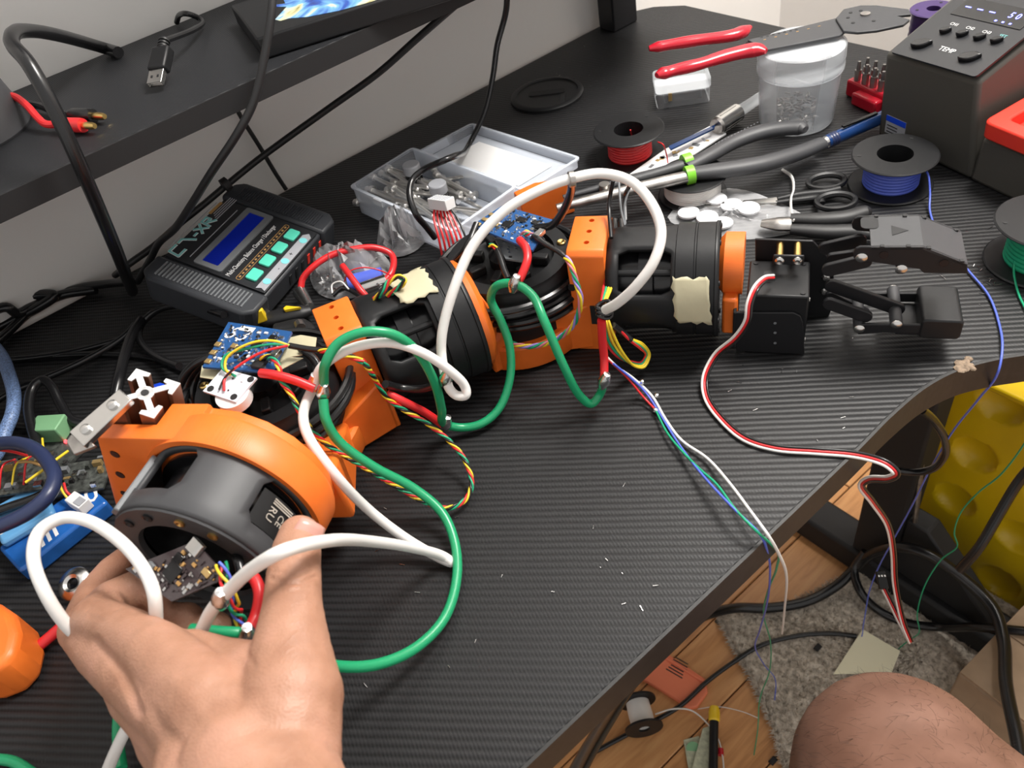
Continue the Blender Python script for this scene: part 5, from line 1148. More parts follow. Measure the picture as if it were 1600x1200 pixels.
sx0, sy0 = lc(316, 406); sx1, sy1 = lc(391, 332); sy2 = lc(338, 417)[1]
x_a, x_b = (lc(316, 406)[0] + lc(338, 417)[0]) / 2, (lc(391, 332)[0] + lc(415, 342)[0]) / 2
y_a, y_b = (lc(338, 417)[1] + lc(415, 342)[1]) / 2, (lc(316, 406)[1] + lc(391, 332)[1]) / 2
MB().frame(rrect(x_a - .005, y_a - .006, x_b + .005, y_b + .005, .002), rrect(x_a, y_a, x_b, y_b, .001), zt, zt + .0014, fch).build('screen_bezel', 'mid_grey', chg)
lcdo = MB().box(((x_a + x_b) / 2, (y_a + y_b) / 2, zt + .0003), (x_b - x_a, y_b - y_a, .0006), fch).build('screen', 'lcd', chg)
for k, (x, y) in enumerate(((398, 430), (418, 408), (437, 388), (456, 368))):
    u = lc(x, y); MB().prism(rrect(u[0] - .0066, u[1] - .0050, u[0] + .0066, u[1] + .0050, .0016), zt, zt + .0022, fch).build('button', 'teal', chg, bevel=.0005)
a, b = lc(404, 451), lc(485, 366); ym_ = (a[1] + b[1]) / 2
MB().prism([(a[0], ym_ - .0040), (a[0] + .002, ym_), (a[0], ym_ + .0040), (b[0] - .004, ym_ + .0040), (b[0], ym_), (b[0] - .004, ym_ - .0040)], zt, zt + .0004, fch).build('legend_strip', 'silver_print', chg)
for x, y in ((416, 439), (446, 408), (474, 376)): u = lc(x, y); MB().cyl((u[0], ym_, zt + .0003), (u[0], ym_, zt + .0007), .0034, n=20, fr=fch).build('legend_dot', 'cyan_dot', chg)
for s_, x, y in (('-', 436, 420), ('+', 458, 398)): text('legend_print', s_, .006, fch @ T(lc(x, y)[0], ym_, zt + .0004), 'text_black', chg, align='CENTER')
a, b = lc(352, 429), lc(441, 344); yt_ = (a[1] + b[1]) / 2
text('panel_print', 'Multi-Chemistry Balance Charger / Discharger', .0058, fch @ T(a[0], yt_, zt), 'text_white', chg, sx=(b[0] - a[0]) / (.0058 * 21.2))
a, b = lc(368, 435), lc(452, 352); yp = (a[1] + b[1]) / 2
pill = MB().frame(rrect(a[0], yp - .0022, b[0], yp + .0022, .0020), rrect(a[0] + .0004, yp - .0018, b[0] - .0004, yp + .0018, .0016), zt, zt + .0003, fch).build('model_pill', 'text_orange', chg)
for k in range(16): MB().box((a[0] + .004 + (b[0] - a[0] - .008) * k / 15, yp, zt + .0002), (.0022, .0014, .0003), fch).build('pill_mark', 'text_orange', pill)
# logo: angular E, wedge, dash, X R in teal with pale keylines
la_, lb2 = lc(266, 395), lc(330, 342); yl_ = (la_[1] + lb2[1]) / 2 - .001; LW = lb2[0] - la_[0]
def stroke(pts, w_, m='text_teal', z=.0):
    mb = MB()
    for i in range(len(pts) - 1):
        p, q = V((pts[i][0], pts[i][1], 0)), V((pts[i + 1][0], pts[i + 1][1], 0)); d = (q - p).normalized(); n = V((-d.y, d.x, 0)) * w_
        p, q = p - d * w_ * .6, q + d * w_ * .6
        mb.prism([(p - n).xy, (q - n).xy, (q + n).xy, (p + n).xy], zt + z, zt + z + .0003, fch)
    return mb.build('logo_print', m, chg, smooth=0)
h_ = .0048; X = lambda f: la_[0] + LW * f
for m, w_, z in (('text_white', .0013, 0), ('text_teal', .0009, .0003)):
    stroke([(X(.20), yl_ + h_), (X(.03), yl_ + h_), (X(.0), yl_ - h_), (X(.18), yl_ - h_)], w_, m, z)
    stroke([(X(.26), yl_ + h_), (X(.36), yl_ + h_), (X(.46), yl_ - h_)], w_, m, z)
    stroke([(X(.52), yl_ - .001), (X(.60), yl_ - .001)], w_ * .8, m, z)
    stroke([(X(.64), yl_ + h_ * .8), (X(.80), yl_ - h_)], w_, m, z); stroke([(X(.80), yl_ + h_ * .8), (X(.64), yl_ - h_)], w_, m, z)
    stroke([(X(.84), yl_ - h_), (X(.86), yl_ + h_ * .8), (X(1.0), yl_ + h_ * .8), (X(1.0), yl_), (X(.88), yl_), (X(1.02), yl_ - h_)], w_, m, z)
for k in range(4): MB().box((X(1.06) + .018 + .004 * k * 0, yl_ - .0045 + .0020 * k, zt + .0002), (.040 - .004 * k, .0007, .0003), fch).build('panel_stripe', 'silver_print', chg)
MB().box((X(1.05) + .012, yl_ + .0045, zt + .0002), (.018, .0026, .0003), fch).build('panel_stripe', 'text_orange', chg)
for y in (lc(300, 352)[1], lc(339, 359)[1]): MB().box((CL / 2, y, zt + .0002), (CL - 2 * CAPW - .02, .0006, .0004), fch).build('panel_line', 'silver_print', chg)
for k in range(6): MB().box((CL * .45 + .010 * k, CW + .0044, zc * .45), (.0035, .004, .010), fch).build('side_vent', 'red_tray' if k > 2 else 'black_matte', chg)
# ================================================================ on the shelf
SH = SZ
def cable(name, pts, r, m, label, cat='cable', n=10, sub=6, grp=None):
    o = MB().tube(spline(pts, sub), r, n).build(name, m, None, smooth=80); return tag(o, label, cat, grp)
bm = thing('monitor', (.33, .66, SH), 'black monitor foot with a bright blue picture on the shelf', 'monitor')
cA = P(400, 61, SH + .016); dl = (P(354, 0, SH + .016) - cA); dr_ = (P(595, 0, SH + .016) - cA).normalized()
bk = V((-dr_.y, dr_.x, 0)); bk = bk if bk.y > 0 else -bk
Lf = .24; Db = .12
fm = M(((dr_.x, bk.x, 0, cA.x), (dr_.y, bk.y, 0, cA.y), (0, 0, 1, 0), (0, 0, 0, 1)))
fmi = fm.inverted(); lq_ = lambda x, y: tuple((fmi @ P(x, y, SH + .016))[:2])
MB().prism([(0, 0), (Lf, 0), (Lf, .09), lq_(360, 8), lq_(372, 22)], SH + .0005, SH + .016, fm).build('monitor_foot', 'black_plastic', bm, bevel=.0015)
pic = MB().prism([lq_(*q) for q in ((430, 31), (438, 33), (452, 29), (480, 27), (530, 17), (580, 3), (640, -18), (560, -30), (470, -20), (440, -6), (446, 6), (424, 9), (424, 11), (448, 11), (440, 20))], SH + .016, SH + .0163, fm)  # flat shape on the foot's top, noise-coloured in blue, cream and brown
t = NT('foot_picture'); nz = t.node('ShaderNodeTexNoise', i_Scale=22.0, i_Detail=3.0, i_Distortion=1.5); t.link(t.obj(), nz.inputs[0])
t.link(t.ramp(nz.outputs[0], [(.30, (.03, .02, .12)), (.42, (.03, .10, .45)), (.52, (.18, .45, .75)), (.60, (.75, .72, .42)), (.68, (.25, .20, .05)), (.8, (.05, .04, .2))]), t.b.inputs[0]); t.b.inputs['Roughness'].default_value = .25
pic.build('foot_picture', 'foot_picture', bm)
MB().box((.13, .075, SH + .09), (.05, .02, .16), fm).build('monitor_neck', 'black_plastic', bm, bevel=.003)
MB().hexa([V(q) for q in ((.08, .655, .33), (.62, .615, .33), (.622, .635, .33), (.082, .675, .33))], [V(q) for q in ((.08, .665, .64), (.62, .625, .64), (.622, .645, .64), (.082, .685, .64))]).build('unseen_monitor_panel', 'black_plastic', bm, bevel=.004)  # panel stays out of view; sized and placed to shade the wall behind
# usb plug and its cable
ub = thing('usb_cable', P(265, 85, SH), 'black USB cable with bare metal plug lying on the shelf', 'cable')
a, b = P(247, 112, SH + .010), P(288, 62, SH + .012); d = (b - a).normalized(); fu = FR(a, d, (-.35, -.30, 1))
tip = MB(); tip.frame(rrect(-.0060, -.00225, .0060, .00225, .0006), rrect(-.0055, -.0018, .0055, .0018, .0004), -.0115, .0, fu @ RY(90) @ RZ(90)); tip.box((-.004, 0, -.0008), (.010, .0105, .0016), fu); tip.build('metal_shell', 'steel', ub)
for y in (-.0025, .0025): MB().box((-.006, y, .0023), (.002, .0016, .0003), fu).build('shell_window', 'black_matte', ub)
MB().box((.0105, 0, 0), (.021, .0155, .0080), fu, top=(.96, .9)).build('plug_grip', 'black_plastic', ub, bevel=.0015)
MB().cyl((.020, 0, 0), (.030, 0, 0), .0040, .0026, n=12, fr=fu).build('strain_relief', 'black_rubber', ub)
for k in range(3): MB().lathe([(.0034, -.0006), (.0042, -.0006), (.0042, .0006), (.0034, .0006)], fu @ T(.022 + .0028 * k, 0, 0) @ RY(90), 12, closed=True).build('strain_ring', 'black_rubber', ub)
MB().tube(spline([fu @ V((.028, 0, 0)), P(305, 45, SH + .010), P(316, 33, SH + .006), P(310, 28, SH + .008), P(295, 22, SH + .014), P(280, 24, SH + .010), P(276, 35, SH + .003)], 6), .0022, 10).build('cord', 'black_wire', ub)
# speaker-like grey foot at the left, banana leads
gf_c = P(-40, 215, SH); o = MB().lathe([(0, 0), (.040, 0), (.041, .002), (.034, .045), (.020, .060), (0, .062)], T(gf_c.x, gf_c.y, SH), 40).build('desk_light_foot', 'dark_grey'); tag(o, 'dark grey tapered round foot at the left end of the shelf', 'lamp foot')
def banana(pts, m, la, body):
    t = thing('banana_lead', P(*pts[0]), la, 'lead'); path = [P(*q) for q in pts]
    MB().tube(spline(path, 6), .0026, 10).build('cord', m, t)
    a, b = P(*body[0]), P(*body[1]); d = (b - a).normalized(); f = FR(a, UP, d); L = (b - a).length
    MB().lathe([(0, 0), (.0034, 0), (.0046, .003), (.0048, L * .5), (.0050, L * .9), (.0046, L), (0, L)], f, 16).build('plug_sleeve', m, t)
    MB().lathe([(0, L), (.0022, L), (.0026, L + .004), (.0024, L + .009), (.0018, L + .011), (0, L + .011)], f, 12).build('gold_pin', 'brass', t)
banana([(-20, 142, SH + .02), (5, 148, SH + .019), (25, 152, SH + .018), (45, 168, SH + .014), (58, 183, SH + .009), (72, 194, SH + .006), (90, 194, SH + .005)], 'red_wire', 'red banana-plug lead with gold pin lying on the shelf', ((88, 194, SH + .0055), (130, 196, SH + .0055)))
banana([(-20, 155, SH + .01), (20, 160, SH + .008), (60, 165, SH + .006), (90, 176, SH + .005), (115, 180, SH + .005)], 'black_wire', 'black banana-plug lead beside the red one on the shelf', ((110, 179, SH + .005), (146, 181, SH + .005)))
# cables hanging in front of the shelf and the wall
cable('power_cable', [P(207, 455, .022), PY(196, 428, .62), PY(175, 375, .57), PY(130, 270, .548), PY(85, 172, .55), PY(45, 100, .565), PY(20, 70, .585), PY(22, 52, .61), PY(45, 48, .64), PY(90, 55, .68), P(165, 76, SH + .006), P(185, 82, SH + .005)], .0046, 'black_wire', 'thick black cable arching over the left end of the shelf')
cable('power_cable', [V((.33, .64, .345)), PY(430, -60, .585), PY(427, -30, .565), PY(424, 20, .556), PY(413, 90, .552), PY(396, 160, .552), PY(370, 210, .556), PY(330, 270, .57), PY(300, 318, .59), PY(275, 355, .61), PY(248, 380, .64), PY(235, 405, .66), P(215, 440, .015)], .0030, 'black_rubber', 'dark braided cable hanging past the shelf towards the charger')
cable('power_cable', [V((.52, .64, .34)), PY(790, -70, .585), PY(760, -35, .565), PY(715, 5, .57), PY(650, 62, .60), PY(590, 115, .63), PY(520, 165, .66), PY(450, 215, .68), PY(400, 252, .69), PY(358, 286, .69), PY(320, 318, .69), PY(280, 350, .69), PY(240, 385, .69), PY(205, 410, .69), P(180, 430, .01)], .0030, 'black_rubber', 'long thin cable crossing the wall from shelf to charger')
cable('power_cable', [PY(355, 140, .750), PY(375, 180, .748), PY(405, 228, .746), PY(430, 270, .744), PY(447, 296, .742)], .0022, 'black_rubber', 'short thin cable on the wall below the shelf')
cable('power_cable', [V((.57, .64, .34)), PY(800, -60, .60), PY(793, -30, .585), PY(791, 15, .585), PY(777, 70, .60), PY(770, 120, .615), PY(757, 175, .63), PY(735, 222, .64), P(700, 248, .08), P(662, 265, .07), P(645, 280, .066), P(640, 305, .060), P(650, 335, .048), P(664, 352, .036), P(680, 372, .022)], .0027, 'black_wire', 'black cable looping down over the open parts box')
o = MB().lathe([(.002, -.004), (.006, -.003), (.0065, .003), (.002, .004)], FR(PY(353, 288, .688), UP, PY(340, 300, .69) - PY(365, 280, .69)), 12, closed=True).build('velcro_strap', 'black_matte'); tag(o, 'small black strap around the thin cable above the charger', 'strap')
for pts, r, la in (
    ([P(205, 440, .02), P(170, 443, .012), P(125, 450, .008), P(90, 462, .006), P(50, 485, .006), P(0, 530, .006), P(-40, 560, .006), P(-160, 640, .006), P(-330, 720, .006)], .0040, 'thick black cable running left from the charger'),
    ([P(-20, 505, .012), P(10, 485, .014), P(35, 468, .016), P(62, 460, .016), P(85, 462, .014), P(60, 480, .01), P(20, 500, .006), P(-20, 520, .006), P(-140, 575, .006), P(-300, 640, .006)], .0045, 'coiled black cable at the wall, far left'),
    ([P(-20, 490, .020), P(10, 480, .022), P(28, 490, .012), P(50, 480, .010), P(100, 460, .008), P(150, 452, .006)], .0045, 'second black cable loop against the wall, far left'),
    ([P(350, 492, .03), P(318, 482, .026), P(280, 477, .022), P(245, 485, .016), P(222, 505, .010), P(217, 525, .008), P(228, 545, .008), P(250, 560, .010), P(280, 572, .02)], .0030, 'black cable curling from the charger corner to the arm'),
    ([P(222, 500, .012), P(208, 520, .012), P(195, 555, .014), P(186, 592, .016), P(180, 620, .012)], .0042, 'black cable going down behind the white extrusion end'),
    ([P(-320, 800, .004), P(-150, 705, .004), P(-20, 635, .006), P(20, 612, .006), P(60, 595, .006), P(110, 574, .006), P(160, 548, .006), P(195, 525, .008), P(212, 506, .010)], .0028, 'glossy thin cable running diagonally left of the arm'),
    ([P(-300, 640, .004), P(-140, 585, .004), P(-20, 565, .004), P(50, 558, .004), P(120, 548, .004), P(190, 530, .004)], .0026, 'black cable lying straight across the far desk'),
    ([P(15, 562, .003), P(80, 556, .003), P(160, 553, .003), P(240, 560, .003), P(290, 580, .003)], .0024, 'thin black cable lying behind the arm base'),
    ([P(62, 705, .01), P(50, 670, .016), P(45, 635, .022), P(52, 605, .026), P(66, 594, .027), P(80, 603, .024), P(95, 632, .016), P(112, 657, .010), P(140, 664, .006)], .0038, 'black cable bent in a loop above the green terminal'),
    ([P(-300, 730, .004), P(-140, 680, .004), P(-20, 662, .004), P(30, 665, .004), P(80, 668, .004), P(125, 664, .005)], .0028, 'black cable beside the blue braided cable'),
    ([P(-160, 870, .004), P(-20, 805, .024), P(20, 790, .024), P(55, 778, .024), P(78, 765, .022), P(86, 745, .020), P(82, 725, .018)], .0030, 'black cable lying over the blue batteries'),
): cable('power_cable', pts, r, 'black_wire', la)
cable('braided_cable', [P(-260, 560, .006), P(-120, 520, .006), P(-20, 535, .02), P(0, 552, .022), P(14, 585, .024), P(22, 620, .024), P(18, 650, .022), P(8, 675, .018), P(0, 700, .014), P(-25, 735, .008), P(-90, 790, .006), P(-200, 850, .006)], .0050, 'blue_braid', 'pale blue braided cable at the left edge')
cable('navy_cable', [P(-220, 760, .006), P(-110, 715, .02), P(-30, 700, .04), P(10, 692, .045), P(45, 697, .05), P(72, 718, .052), P(85, 748, .052), P(74, 775, .052), P(45, 800, .05), P(0, 822, .048), P(-30, 832, .046), P(-110, 860, .02), P(-220, 900, .006)], .0046, 'navy_cable', 'dark navy cable curving over the batteries at left')
cable('red_cable', [P(-260, 1230, .006), P(-120, 1135, .006), P(-30, 1075, .006), P(20, 1040, .006), P(60, 1010, .006), P(100, 975, .006), P(135, 938, .006), P(165, 900, .006), P(200, 860, .010)], .0033, 'red_wire', 'thick red cable running behind the hand')
# ---------------------------------------------------------------- batteries and salvaged boards
def battery(pxs, z, z0, m, label, words):
    pts = [P(x, y, z) for x, y in pxs]; o_, L, U = pts[1], pts[2] - pts[1], pts[0] - pts[1]
    t = thing('battery_pack', V((o_.x, o_.y, z0)), label, 'battery', 'blue battery packs')
    ex = L.normalized(); f = FR(o_, ex, UP); W_ = (f.inverted() @ pts[0]).y
    MB().prism(rrect(0, 0, L.length, W_, .003), z0, z, T(0, 0, 0) @ FR(V((o_.x, o_.y, 0)), ex, UP)).build('battery_wrap', m, t, bevel=.002)
    for s_, u, v, sz, mm in words: text('wrap_print', s_, sz, f @ T(L.length * u, W_ * v, .00005), mm, t, align='CENTER', shear=.2, bold=.0002)
    return t, f, L.length, W_
battery([(2, 850), (30, 893), (168, 783), (138, 738)], .013, .0, 'battery_blue', 'blue battery pack with large white lettering below the white wire loop', [('lili', .34, .34, .022, 'text_white'), ('10', .84, .45, .020, 'text_white')])
battery([(-25, 800), (0, 850), (84, 800), (62, 752)], .020, .0135, 'battery_light', 'paler blue battery pack lying over the first one at left', [('30 18', .40, .3, .012, 'text_white')])
jp = thing('balance_plug', P(124, 785, .03), 'small white battery plug on the blue battery pack', 'plug')
fq = FR(P(124, 786, .0175), P(140, 795, .018) - P(108, 776, .018), UP)
MB().box((0, 0, 0), (.016, .0085, .008), fq).build('plug_body', 'white_plastic', jp, bevel=.0006); MB().box((.004, 0, .0042), (.007, .0055, .0006), fq).build('plug_recess', 'silver_print', jp)
loose('plug_wire', [fq @ V((-.008, .001, 0)), P(104, 768, .022), P(100, 755, .024)], .0009, 'red_wire', jp); loose('plug_wire', [fq @ V((-.008, -.002, 0)), P(98, 768, .022), P(90, 748, .024)], .0009, 'yellow_wire', jp)
tb_ = thing('terminal_block', P(92, 680, .0), 'green screw terminal on a small lit board left of the arm', 'terminal')
MB().box((0, 0, .0105), (.024, .016, .014), FR(P(92, 684, .0), P(112, 682, 0) - P(72, 684, 0))).build('terminal_body', 'bench_lime', tb_, bevel=.001)
MB().box((.012, -.012, .002), (.044, .030, .003), FR(P(92, 684, .0), P(112, 692, 0) - P(72, 680, 0))).build('terminal_board', 'salvage', tb_)
MB().ball(P(103, 690, .0045), .0016, 8).build('indicator_light', 'led_red', tb_)
rnd = random.Random(17)
for k, (x, y, w_, d_, lab) in enumerate(((20, 745, .05, .035, 'dark salvaged circuit board with yellow wire ends at left'), (130, 745, .035, .03, 'blue-black salvaged board tucked behind the orange bracket'))):
    c = P(x, y, .0225 if k == 0 else .0145); f = FR(c, (1, -.6, 0), (.1, 0, 1)); t = thing('salvaged_board', c, lab, 'board'); MB().box((0, 0, 0), (w_, d_, .0016), f).build('board', 'salvage', t)
    for i in range(16): MB().box((w_ * (rnd.random() - .5) * .9, d_ * (rnd.random() - .5) * .9, .002), (.002 + .004 * rnd.random(), .002 + .003 * rnd.random(), .002 + .004 * rnd.random()), f).build('component', rnd.choice(('black_matte', 'gold_pad', 'mid_grey', 'salvage', 'solder')), t)
    if k == 0:
        for i in range(5): loose('stray_wire', [f @ V((-.02 + .008 * i, -.012, .002)), f @ V((-.018 + .009 * i, -.002, .012 + .004 * rnd.random())), f @ V((-.02 + .01 * i, .012, .005))], .0007, rnd.choice(('yellow_wire', 'text_orange', 'yellow_wire', 'red_wire')), t)
    else: loose('stray_wire', [P(40, 754, .045), P(66, 735, .046), P(88, 718, .044), P(106, 705, .040)], .0010, 'yellow_wire', t); loose('stray_wire', [P(75, 712, .03), P(68, 700, .03), P(66, 685, .03)], .0008, 'yellow_wire', t); loose('stray_wire', [P(-10, 702, .035), P(20, 706, .036), P(42, 712, .036)], .0010, 'red_wire', t); loose('stray_wire', [P(30, 722, .035), P(48, 722, .038), P(66, 728, .036)], .0010, 'text_orange', t)
# washer and orange part
f = FR(P(118, 913, .006), (1, 0, 0), (-.25, -.30, 1)); o = MB().lathe([(.0036, 0), (.0105, 0), (.0108, .001), (.0100, .0022), (.0055, .0042), (.0036, .0030)], f, 28, closed=True).build('steel_washer', 'steel'); tag(o, 'shiny steel cup washer on the desk left of the hand', 'washer')
o = MB().prism([(p.x, p.y) for p in (P(-80, 950, .03), P(-40, 930, .03), P(-5, 938, .03), P(20, 955, .03), P(28, 985, .03), P(20, 1020, .03), P(-5, 1045, .03), P(-40, 1058, .03), P(-80, 1060, .03), P(-105, 1010, .03))], 0, .03).build('printed_housing', 'orange_print', None, bevel=.007, seg=3); tag(o, 'rounded orange printed part at the left edge of the picture', 'printed part')
# ================================================================ under and beside the desk
FZ = FLOOR
# rug: fuzzy body with tufts and a frayed border
rp = [(1128, 962), (1200, 955), (1260, 935), (1320, 905), (1400, 880), (1500, 900), (1640, 1000), (1700, 1250), (1400, 1420), (1255, 1300), (1225, 1200), (1205, 1130), (1190, 1095), (1165, 1045), (1140, 1000)]
pts = [P(x, y, FZ) for x, y in rp]; rim = spline(pts, 8, True); c = V((.62, .16, FZ)); rnd = random.Random(3)
rug = thing('rug', c, 'beige grey shaggy rug with frayed edge on the wood floor', 'rug')
mb = MB(); n = len(rim); ns = 40; vs = []
for j in range(ns + 1):
    t_ = 1 - (1 - j / ns) ** 1.0
    for i in range(n):
        q = c.lerp(rim[i], t_); edge = 1 if j < ns else .2
        vs.append(V((q.x + rnd.gauss(0, .0012), q.y + rnd.gauss(0, .0012), FZ + .0105 * edge + rnd.gauss(0, .0012) * edge)))
mb.add(vs, [(j * n + i, j * n + (i + 1) % n, (j + 1) * n + (i + 1) % n, (j + 1) * n + i) for j in range(ns) for i in range(n)])
mb.build('rug_body', 'rug_pile', rug, smooth=80)
tf_ = MB(); 
for k in range(16000):
    i = rnd.randrange(n); u = rnd.random() ** .5
    q = c.lerp(rim[i].lerp(rim[(i + 1) % n], rnd.random()), u)
    d = V((rnd.gauss(0, .5), rnd.gauss(0, .5), 1)).normalized() * (.006 + .005 * rnd.random()); r = .0011
    x = d.orthogonal().normalized() * r; y = d.cross(x).normalized() * r; b0_ = V((q.x, q.y, FZ + .007))
    tf_.add([b0_ + x, b0_ - x * .5 + y * .87, b0_ - x * .5 - y * .87, b0_ + d], [(0, 1, 3), (1, 2, 3), (2, 0, 3)])
for i in range(n):
    for k in range(16):
        q = rim[i].lerp(rim[(i + 1) % n], rnd.random()); o_ = (q - c); o_.z = 0; o_.normalize()
        d = (o_ * (.5 + .5 * rnd.random()) + V((rnd.gauss(0, .4), rnd.gauss(0, .4), .1))).normalized() * (.006 + .009 * rnd.random()); x = d.cross(UP).normalized() * .0012; b0_ = V((q.x, q.y, FZ + .005)) - o_ * .004
        tf_.add([b0_ + x, b0_ - x, b0_ + UP * .002, b0_ + d], [(0, 2, 3), (2, 1, 3), (1, 0, 3)])
tag(tf_.build('rug_tufts', 'rug_pile', rug, smooth=0), kind='stuff')
# yellow bin with round dimples, standing on the floor at the right end of the desk
BX, BY, BZ = .778, .285, -.365; BH = BZ - FZ; BW = .40
bin_ = thing('storage_bin', (BX + .1, BY - BW / 2, FZ), 'yellow plastic storage bin with round dimples under the desk', 'bin')
fbn = M(((0, 0, -1, BX), (-1, 0, 0, BY), (0, 1, 0, FZ), (0, 0, 0, 1)))        # x towards -y, y up, z towards the viewer
ctr = []
for px, py in ((1565, 634), (1522, 711), (1491, 781), (1589, 840), (1561, 910)):
    q = fbn.inverted() @ PX(px, py, BX); ctr += [(q.x, q.y)]
ctr += [(ctr[0][0] + .085, ctr[0][1] - .105), (ctr[3][0] + .07, ctr[3][1] + .10), (ctr[3][0] + .085, ctr[3][1] - .10), (.30, .30), (.31, .19), (.30, .08), (.22, .06)]
NX, NY = 110, 104; vs = []
for j in range(NY + 1):
    for i in range(NX + 1):
        x, y = BW * i / NX, BH * j / NY; d = 0
        for cx, cy in ctr:
            rr = math.hypot(x - cx, y - cy) / .028
            if rr < 1: d = -.016 * (1 - rr ** 2.4) ** .6
        vs.append(V((x, y, d)))
fs = [(j * (NX + 1) + i, j * (NX + 1) + i + 1, (j + 1) * (NX + 1) + i + 1, (j + 1) * (NX + 1) + i) for j in range(NY) for i in range(NX)]
MB().add(vs, fs, 0, fbn).build('bin_wall', 'yellow_bin', bin_, smooth=50, solid=.003)
MB().box((BW / 2, BH + .004, -.006), (BW + .012, .010, .030), fbn).build('bin_rim', 'yellow_bin', bin_, bevel=.003)
for x in (.002, BW - .002): MB().box((x, BH / 2, -.105), (.004, BH, .20), fbn).build('bin_side', 'yellow_bin', bin_, bevel=.001)
MB().box((BW / 2, BH / 2, -.205), (BW, BH, .004), fbn).build('bin_back', 'yellow_bin', bin_, bevel=.001)
MB().box((BW / 2, .004, -.105), (BW - .008, .008, .19), fbn).build('bin_bottom', 'yellow_bin', bin_)
# cardboard box at the lower right
cbx = thing('cardboard_box', P(1570, 1060, FZ), 'plain brown cardboard box at the lower right corner', 'box')
CBZ = -.635; ca_ = P(1497, 1052, CBZ); fcb = FR(V((ca_.x, ca_.y, FZ)), P(1588, 957, CBZ) - ca_, UP); hb_ = CBZ - FZ
MB().box((.085, -.15, hb_ / 2), (.17, .30, hb_), fcb).build('box_walls', 'cardboard', cbx, bevel=.003)
MB().box((.042, -.15, hb_ + .0012), (.080, .298, .003), fcb).build('box_flap', 'cardboard', cbx); MB().box((.128, -.15, hb_ + .0012), (.080, .298, .003), fcb).build('box_flap', 'cardboard', cbx)
# note paper
o = MB().prism([(p.x, p.y) for p in (P(1345, 993, FZ), P(1403, 1027, FZ), P(1390, 1060, FZ), P(1300, 1062, FZ))], FZ + .0165, FZ + .0185).build('note_paper', 'note_paper', None); tag(o, 'pale yellow sheet of note paper lying on the rug', 'paper')
# orange plastic lid with print
lidt = thing('plastic_cover', P(1060, 1065, FZ), 'flat orange plastic cover with small print on the floor', 'cover')
lp_ = [P(1036, 1020, FZ), P(1102, 1064, FZ), P(1106, 1085, FZ), P(1090, 1108, FZ), P(1078, 1110, FZ), P(1000, 1062, FZ)]
MB().prism([(p.x, p.y) for p in lp_], FZ + .0005, FZ + .008).build('lid_plate', 'coral', lidt, bevel=.002)
ll = P(1008, 1062, FZ + .008); lf_ = FR(V((ll.x, ll.y, FZ + .008)), P(1085, 1108, FZ) - P(1008, 1062, FZ), UP)
MB().tube([P(1040, 1028, FZ + .009), P(1100, 1066, FZ + .009)], .0016, 6).build('lid_ridge', 'coral', lidt)
for k in range(6): MB().box((.030, .030 + .0045 * k, .0002), (.026 - .003 * (k % 3), .0016, .0005), lf_).build('lid_print', 'text_black', lidt)
# little spool of white thread on its side
tsp = thing('thread_spool', P(1000, 1115, FZ), 'small dark spool of white wire lying on the floor', 'spool')
a, b = P(996, 1098, FZ + .03), P(1006, 1136, FZ + .03); d = (b - a).normalized(); f = FR(a, UP, d); L = (b - a).length
for z in (-.004, L): MB().lathe([(.008, z), (.026, z), (.026, z + .003), (.008, z + .003)], f, 32, closed=True).build('flange', 'black_plastic', tsp)
MB().lathe([(.008, 0), (.016, 0), (.0165, L * .5), (.016, L), (.008, L)], f, 28, closed=True).build('wound_wire', 'white_wire', tsp)
loose('loose_end', [(1024, 1116, FZ + .03), (1050, 1108, FZ + .02), (1080, 1110, FZ + .012), (1105, 1130, FZ + .01), (1122, 1155, FZ + .01), (1130, 1190, FZ + .01), (1130, 1230, FZ + .01)], .0011, 'white_wire', tsp)
loose('loose_end', [(1090, 1108, FZ + .004), (1120, 1104, FZ + .003), (1160, 1112, FZ + .003), (1185, 1122, FZ + .003)], .0006, 'white_wire', tsp)
# banknote and black pen
bn = thing('banknote', P(1095, 1170, FZ), 'crumpled greenish banknote on the floor beside the black pen', 'banknote')
for q, z, m in (([(1068, 1156), (1092, 1150), (1112, 1200), (1078, 1215)], .004, 'banknote'), ([(1098, 1138), (1110, 1134), (1116, 1160), (1106, 1225), (1076, 1220)], .010, 'banknote')):
    pts = [P(x, y, FZ + z) for x, y in q]; MB().prism([(p.x, p.y) for p in pts], FZ + z - .0012, FZ + z).build('note_fold', m, bn)
MB().cyl(P(1083, 1170, FZ + .0046), P(1083, 1170, FZ + .0050), .009, n=20).build('portrait_oval', 'bench_lime', bn)
bpn = thing('marker_pen', P(1115, 1160, FZ), 'black pen with a yellow cap end standing over the banknote', 'pen')
a, b = P(1116, 1116, FZ + .016), P(1114, 1225, FZ + .016); d = (b - a).normalized()
MB().cyl(a, b, .0060, n=14).build('barrel', 'black_plastic', bpn); MB().lathe([(0, -.012), (.006, -.010), (.0075, -.004), (.0075, .008), (.006, .010), (0, .010)], FR(a, UP, d), 16).build('yellow_end', 'yellow_cap', bpn)
o = MB().cyl(P(1125, 1170, FZ + .008), P(1126, 1180, FZ + .008), .0045, n=12).build('red_bead', 'red_tool'); tag(o, 'tiny red bead on the floor next to the black pen', 'bead')
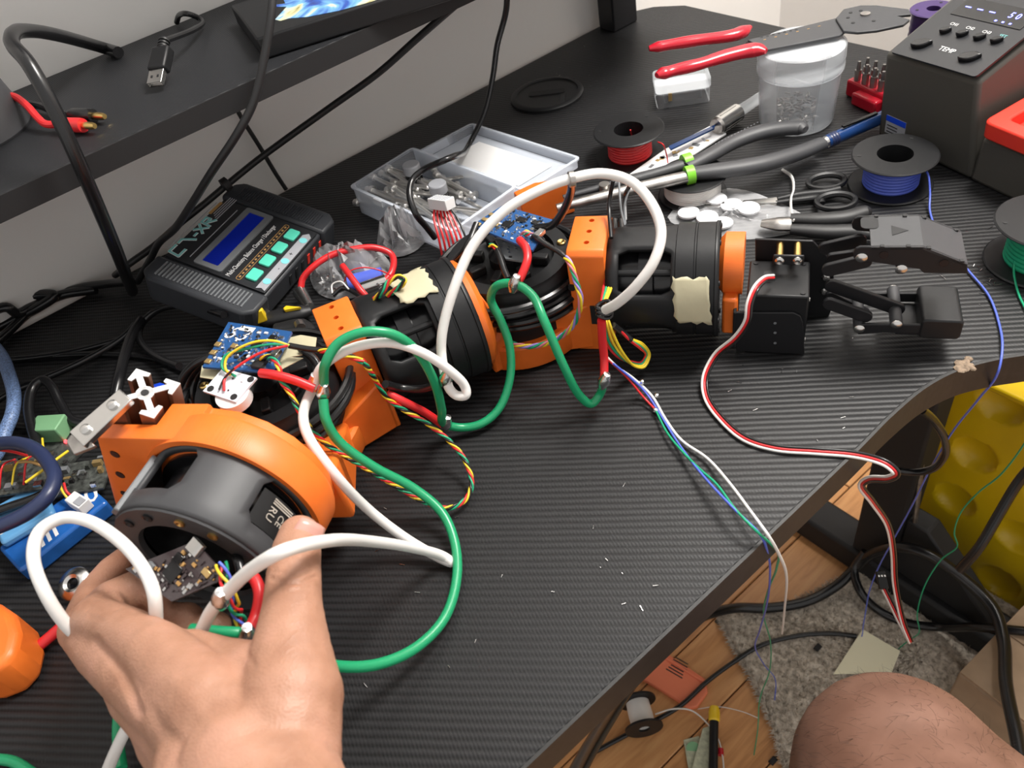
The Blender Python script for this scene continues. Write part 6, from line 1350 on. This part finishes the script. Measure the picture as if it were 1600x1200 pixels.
# floor cables
fz = FZ + .008
cable('power_cable', [P(880, 1260, -.25), P(905, 1200, -.30), P(955, 1115, -.40), P(1000, 1050, -.50), P(1060, 990, -.62), P(1100, 962, -.68), P(1150, 950, -.71), P(1200, 950, -.72), P(1260, 940, -.72), P(1310, 913, -.71), P(1345, 878, -.68), P(1370, 862, -.64), P(1410, 855, -.60), P(1450, 866, -.59), P(1500, 900, -.60), P(1550, 948, -.61), P(1568, 1000, -.615), P(1572, 1070, -.61), P(1590, 1160, -.60), P(1600, 1220, -.60), V((.42, -.10, -.70)), V((.40, -.30, -.73))], .0075, 'black_wire', 'thick black power cable winding from under the desk to the right')
cable('power_cable', [P(1352, 862, -.66), P(1335, 890, -.69), P(1345, 925, -.70), P(1375, 955, -.72), P(1420, 974, -.72), P(1470, 980, -.71), P(1530, 980, -.65), P(1620, 988, -.62), V((.75, .0, -.63)), V((.80, -.2, -.73))], .0060, 'black_wire', 'second black power cable curving over the rug')
cable('power_cable', [V((.765, .17, -.03)), V((.762, .175, -.18)), P(1640, 690, -.34), P(1590, 755, -.40), P(1560, 805, -.44), P(1530, 855, -.48), P(1500, 890, -.52)], .0060, 'black_wire', 'black cable hanging in front of the yellow bin')
cable('power_cable', [P(1440, 640, -.05), P(1460, 658, -.10), P(1476, 685, -.14), P(1476, 712, -.17), P(1458, 732, -.19), P(1430, 738, -.20), P(1400, 735, -.20)], .0032, 'black_wire', 'short black cable loop below the curved desk edge')
cable('power_cable', [P(920, 1180, FZ + .004), P(985, 1145, FZ + .004), P(1060, 1105, FZ + .014), P(1105, 1065, FZ + .012), P(1150, 1032, FZ + .012), P(1190, 1008, FZ + .016), P(1250, 993, FZ + .016), P(1300, 990, FZ + .016), P(1338, 994, FZ + .016)], .0034, 'black_wire', 'thin black cable running across the floor onto the rug')
for x, y, la in ((1123, 969, 'small dark scrap at the corner of the rug'), (1278, 1011, 'small dark scrap lying on the rug'), (1208, 1188, 'small dark scrap on the floor near the knee')):
    zz = FZ + (.016 if x == 1278 else .003); p = P(x, y, zz); o = MB().box((p.x, p.y, p.z), (.012, .008, .005), None, top=(.7, .8)).build('plastic_scrap', 'black_matte', None, bevel=.001); tag(o, la, 'scrap')
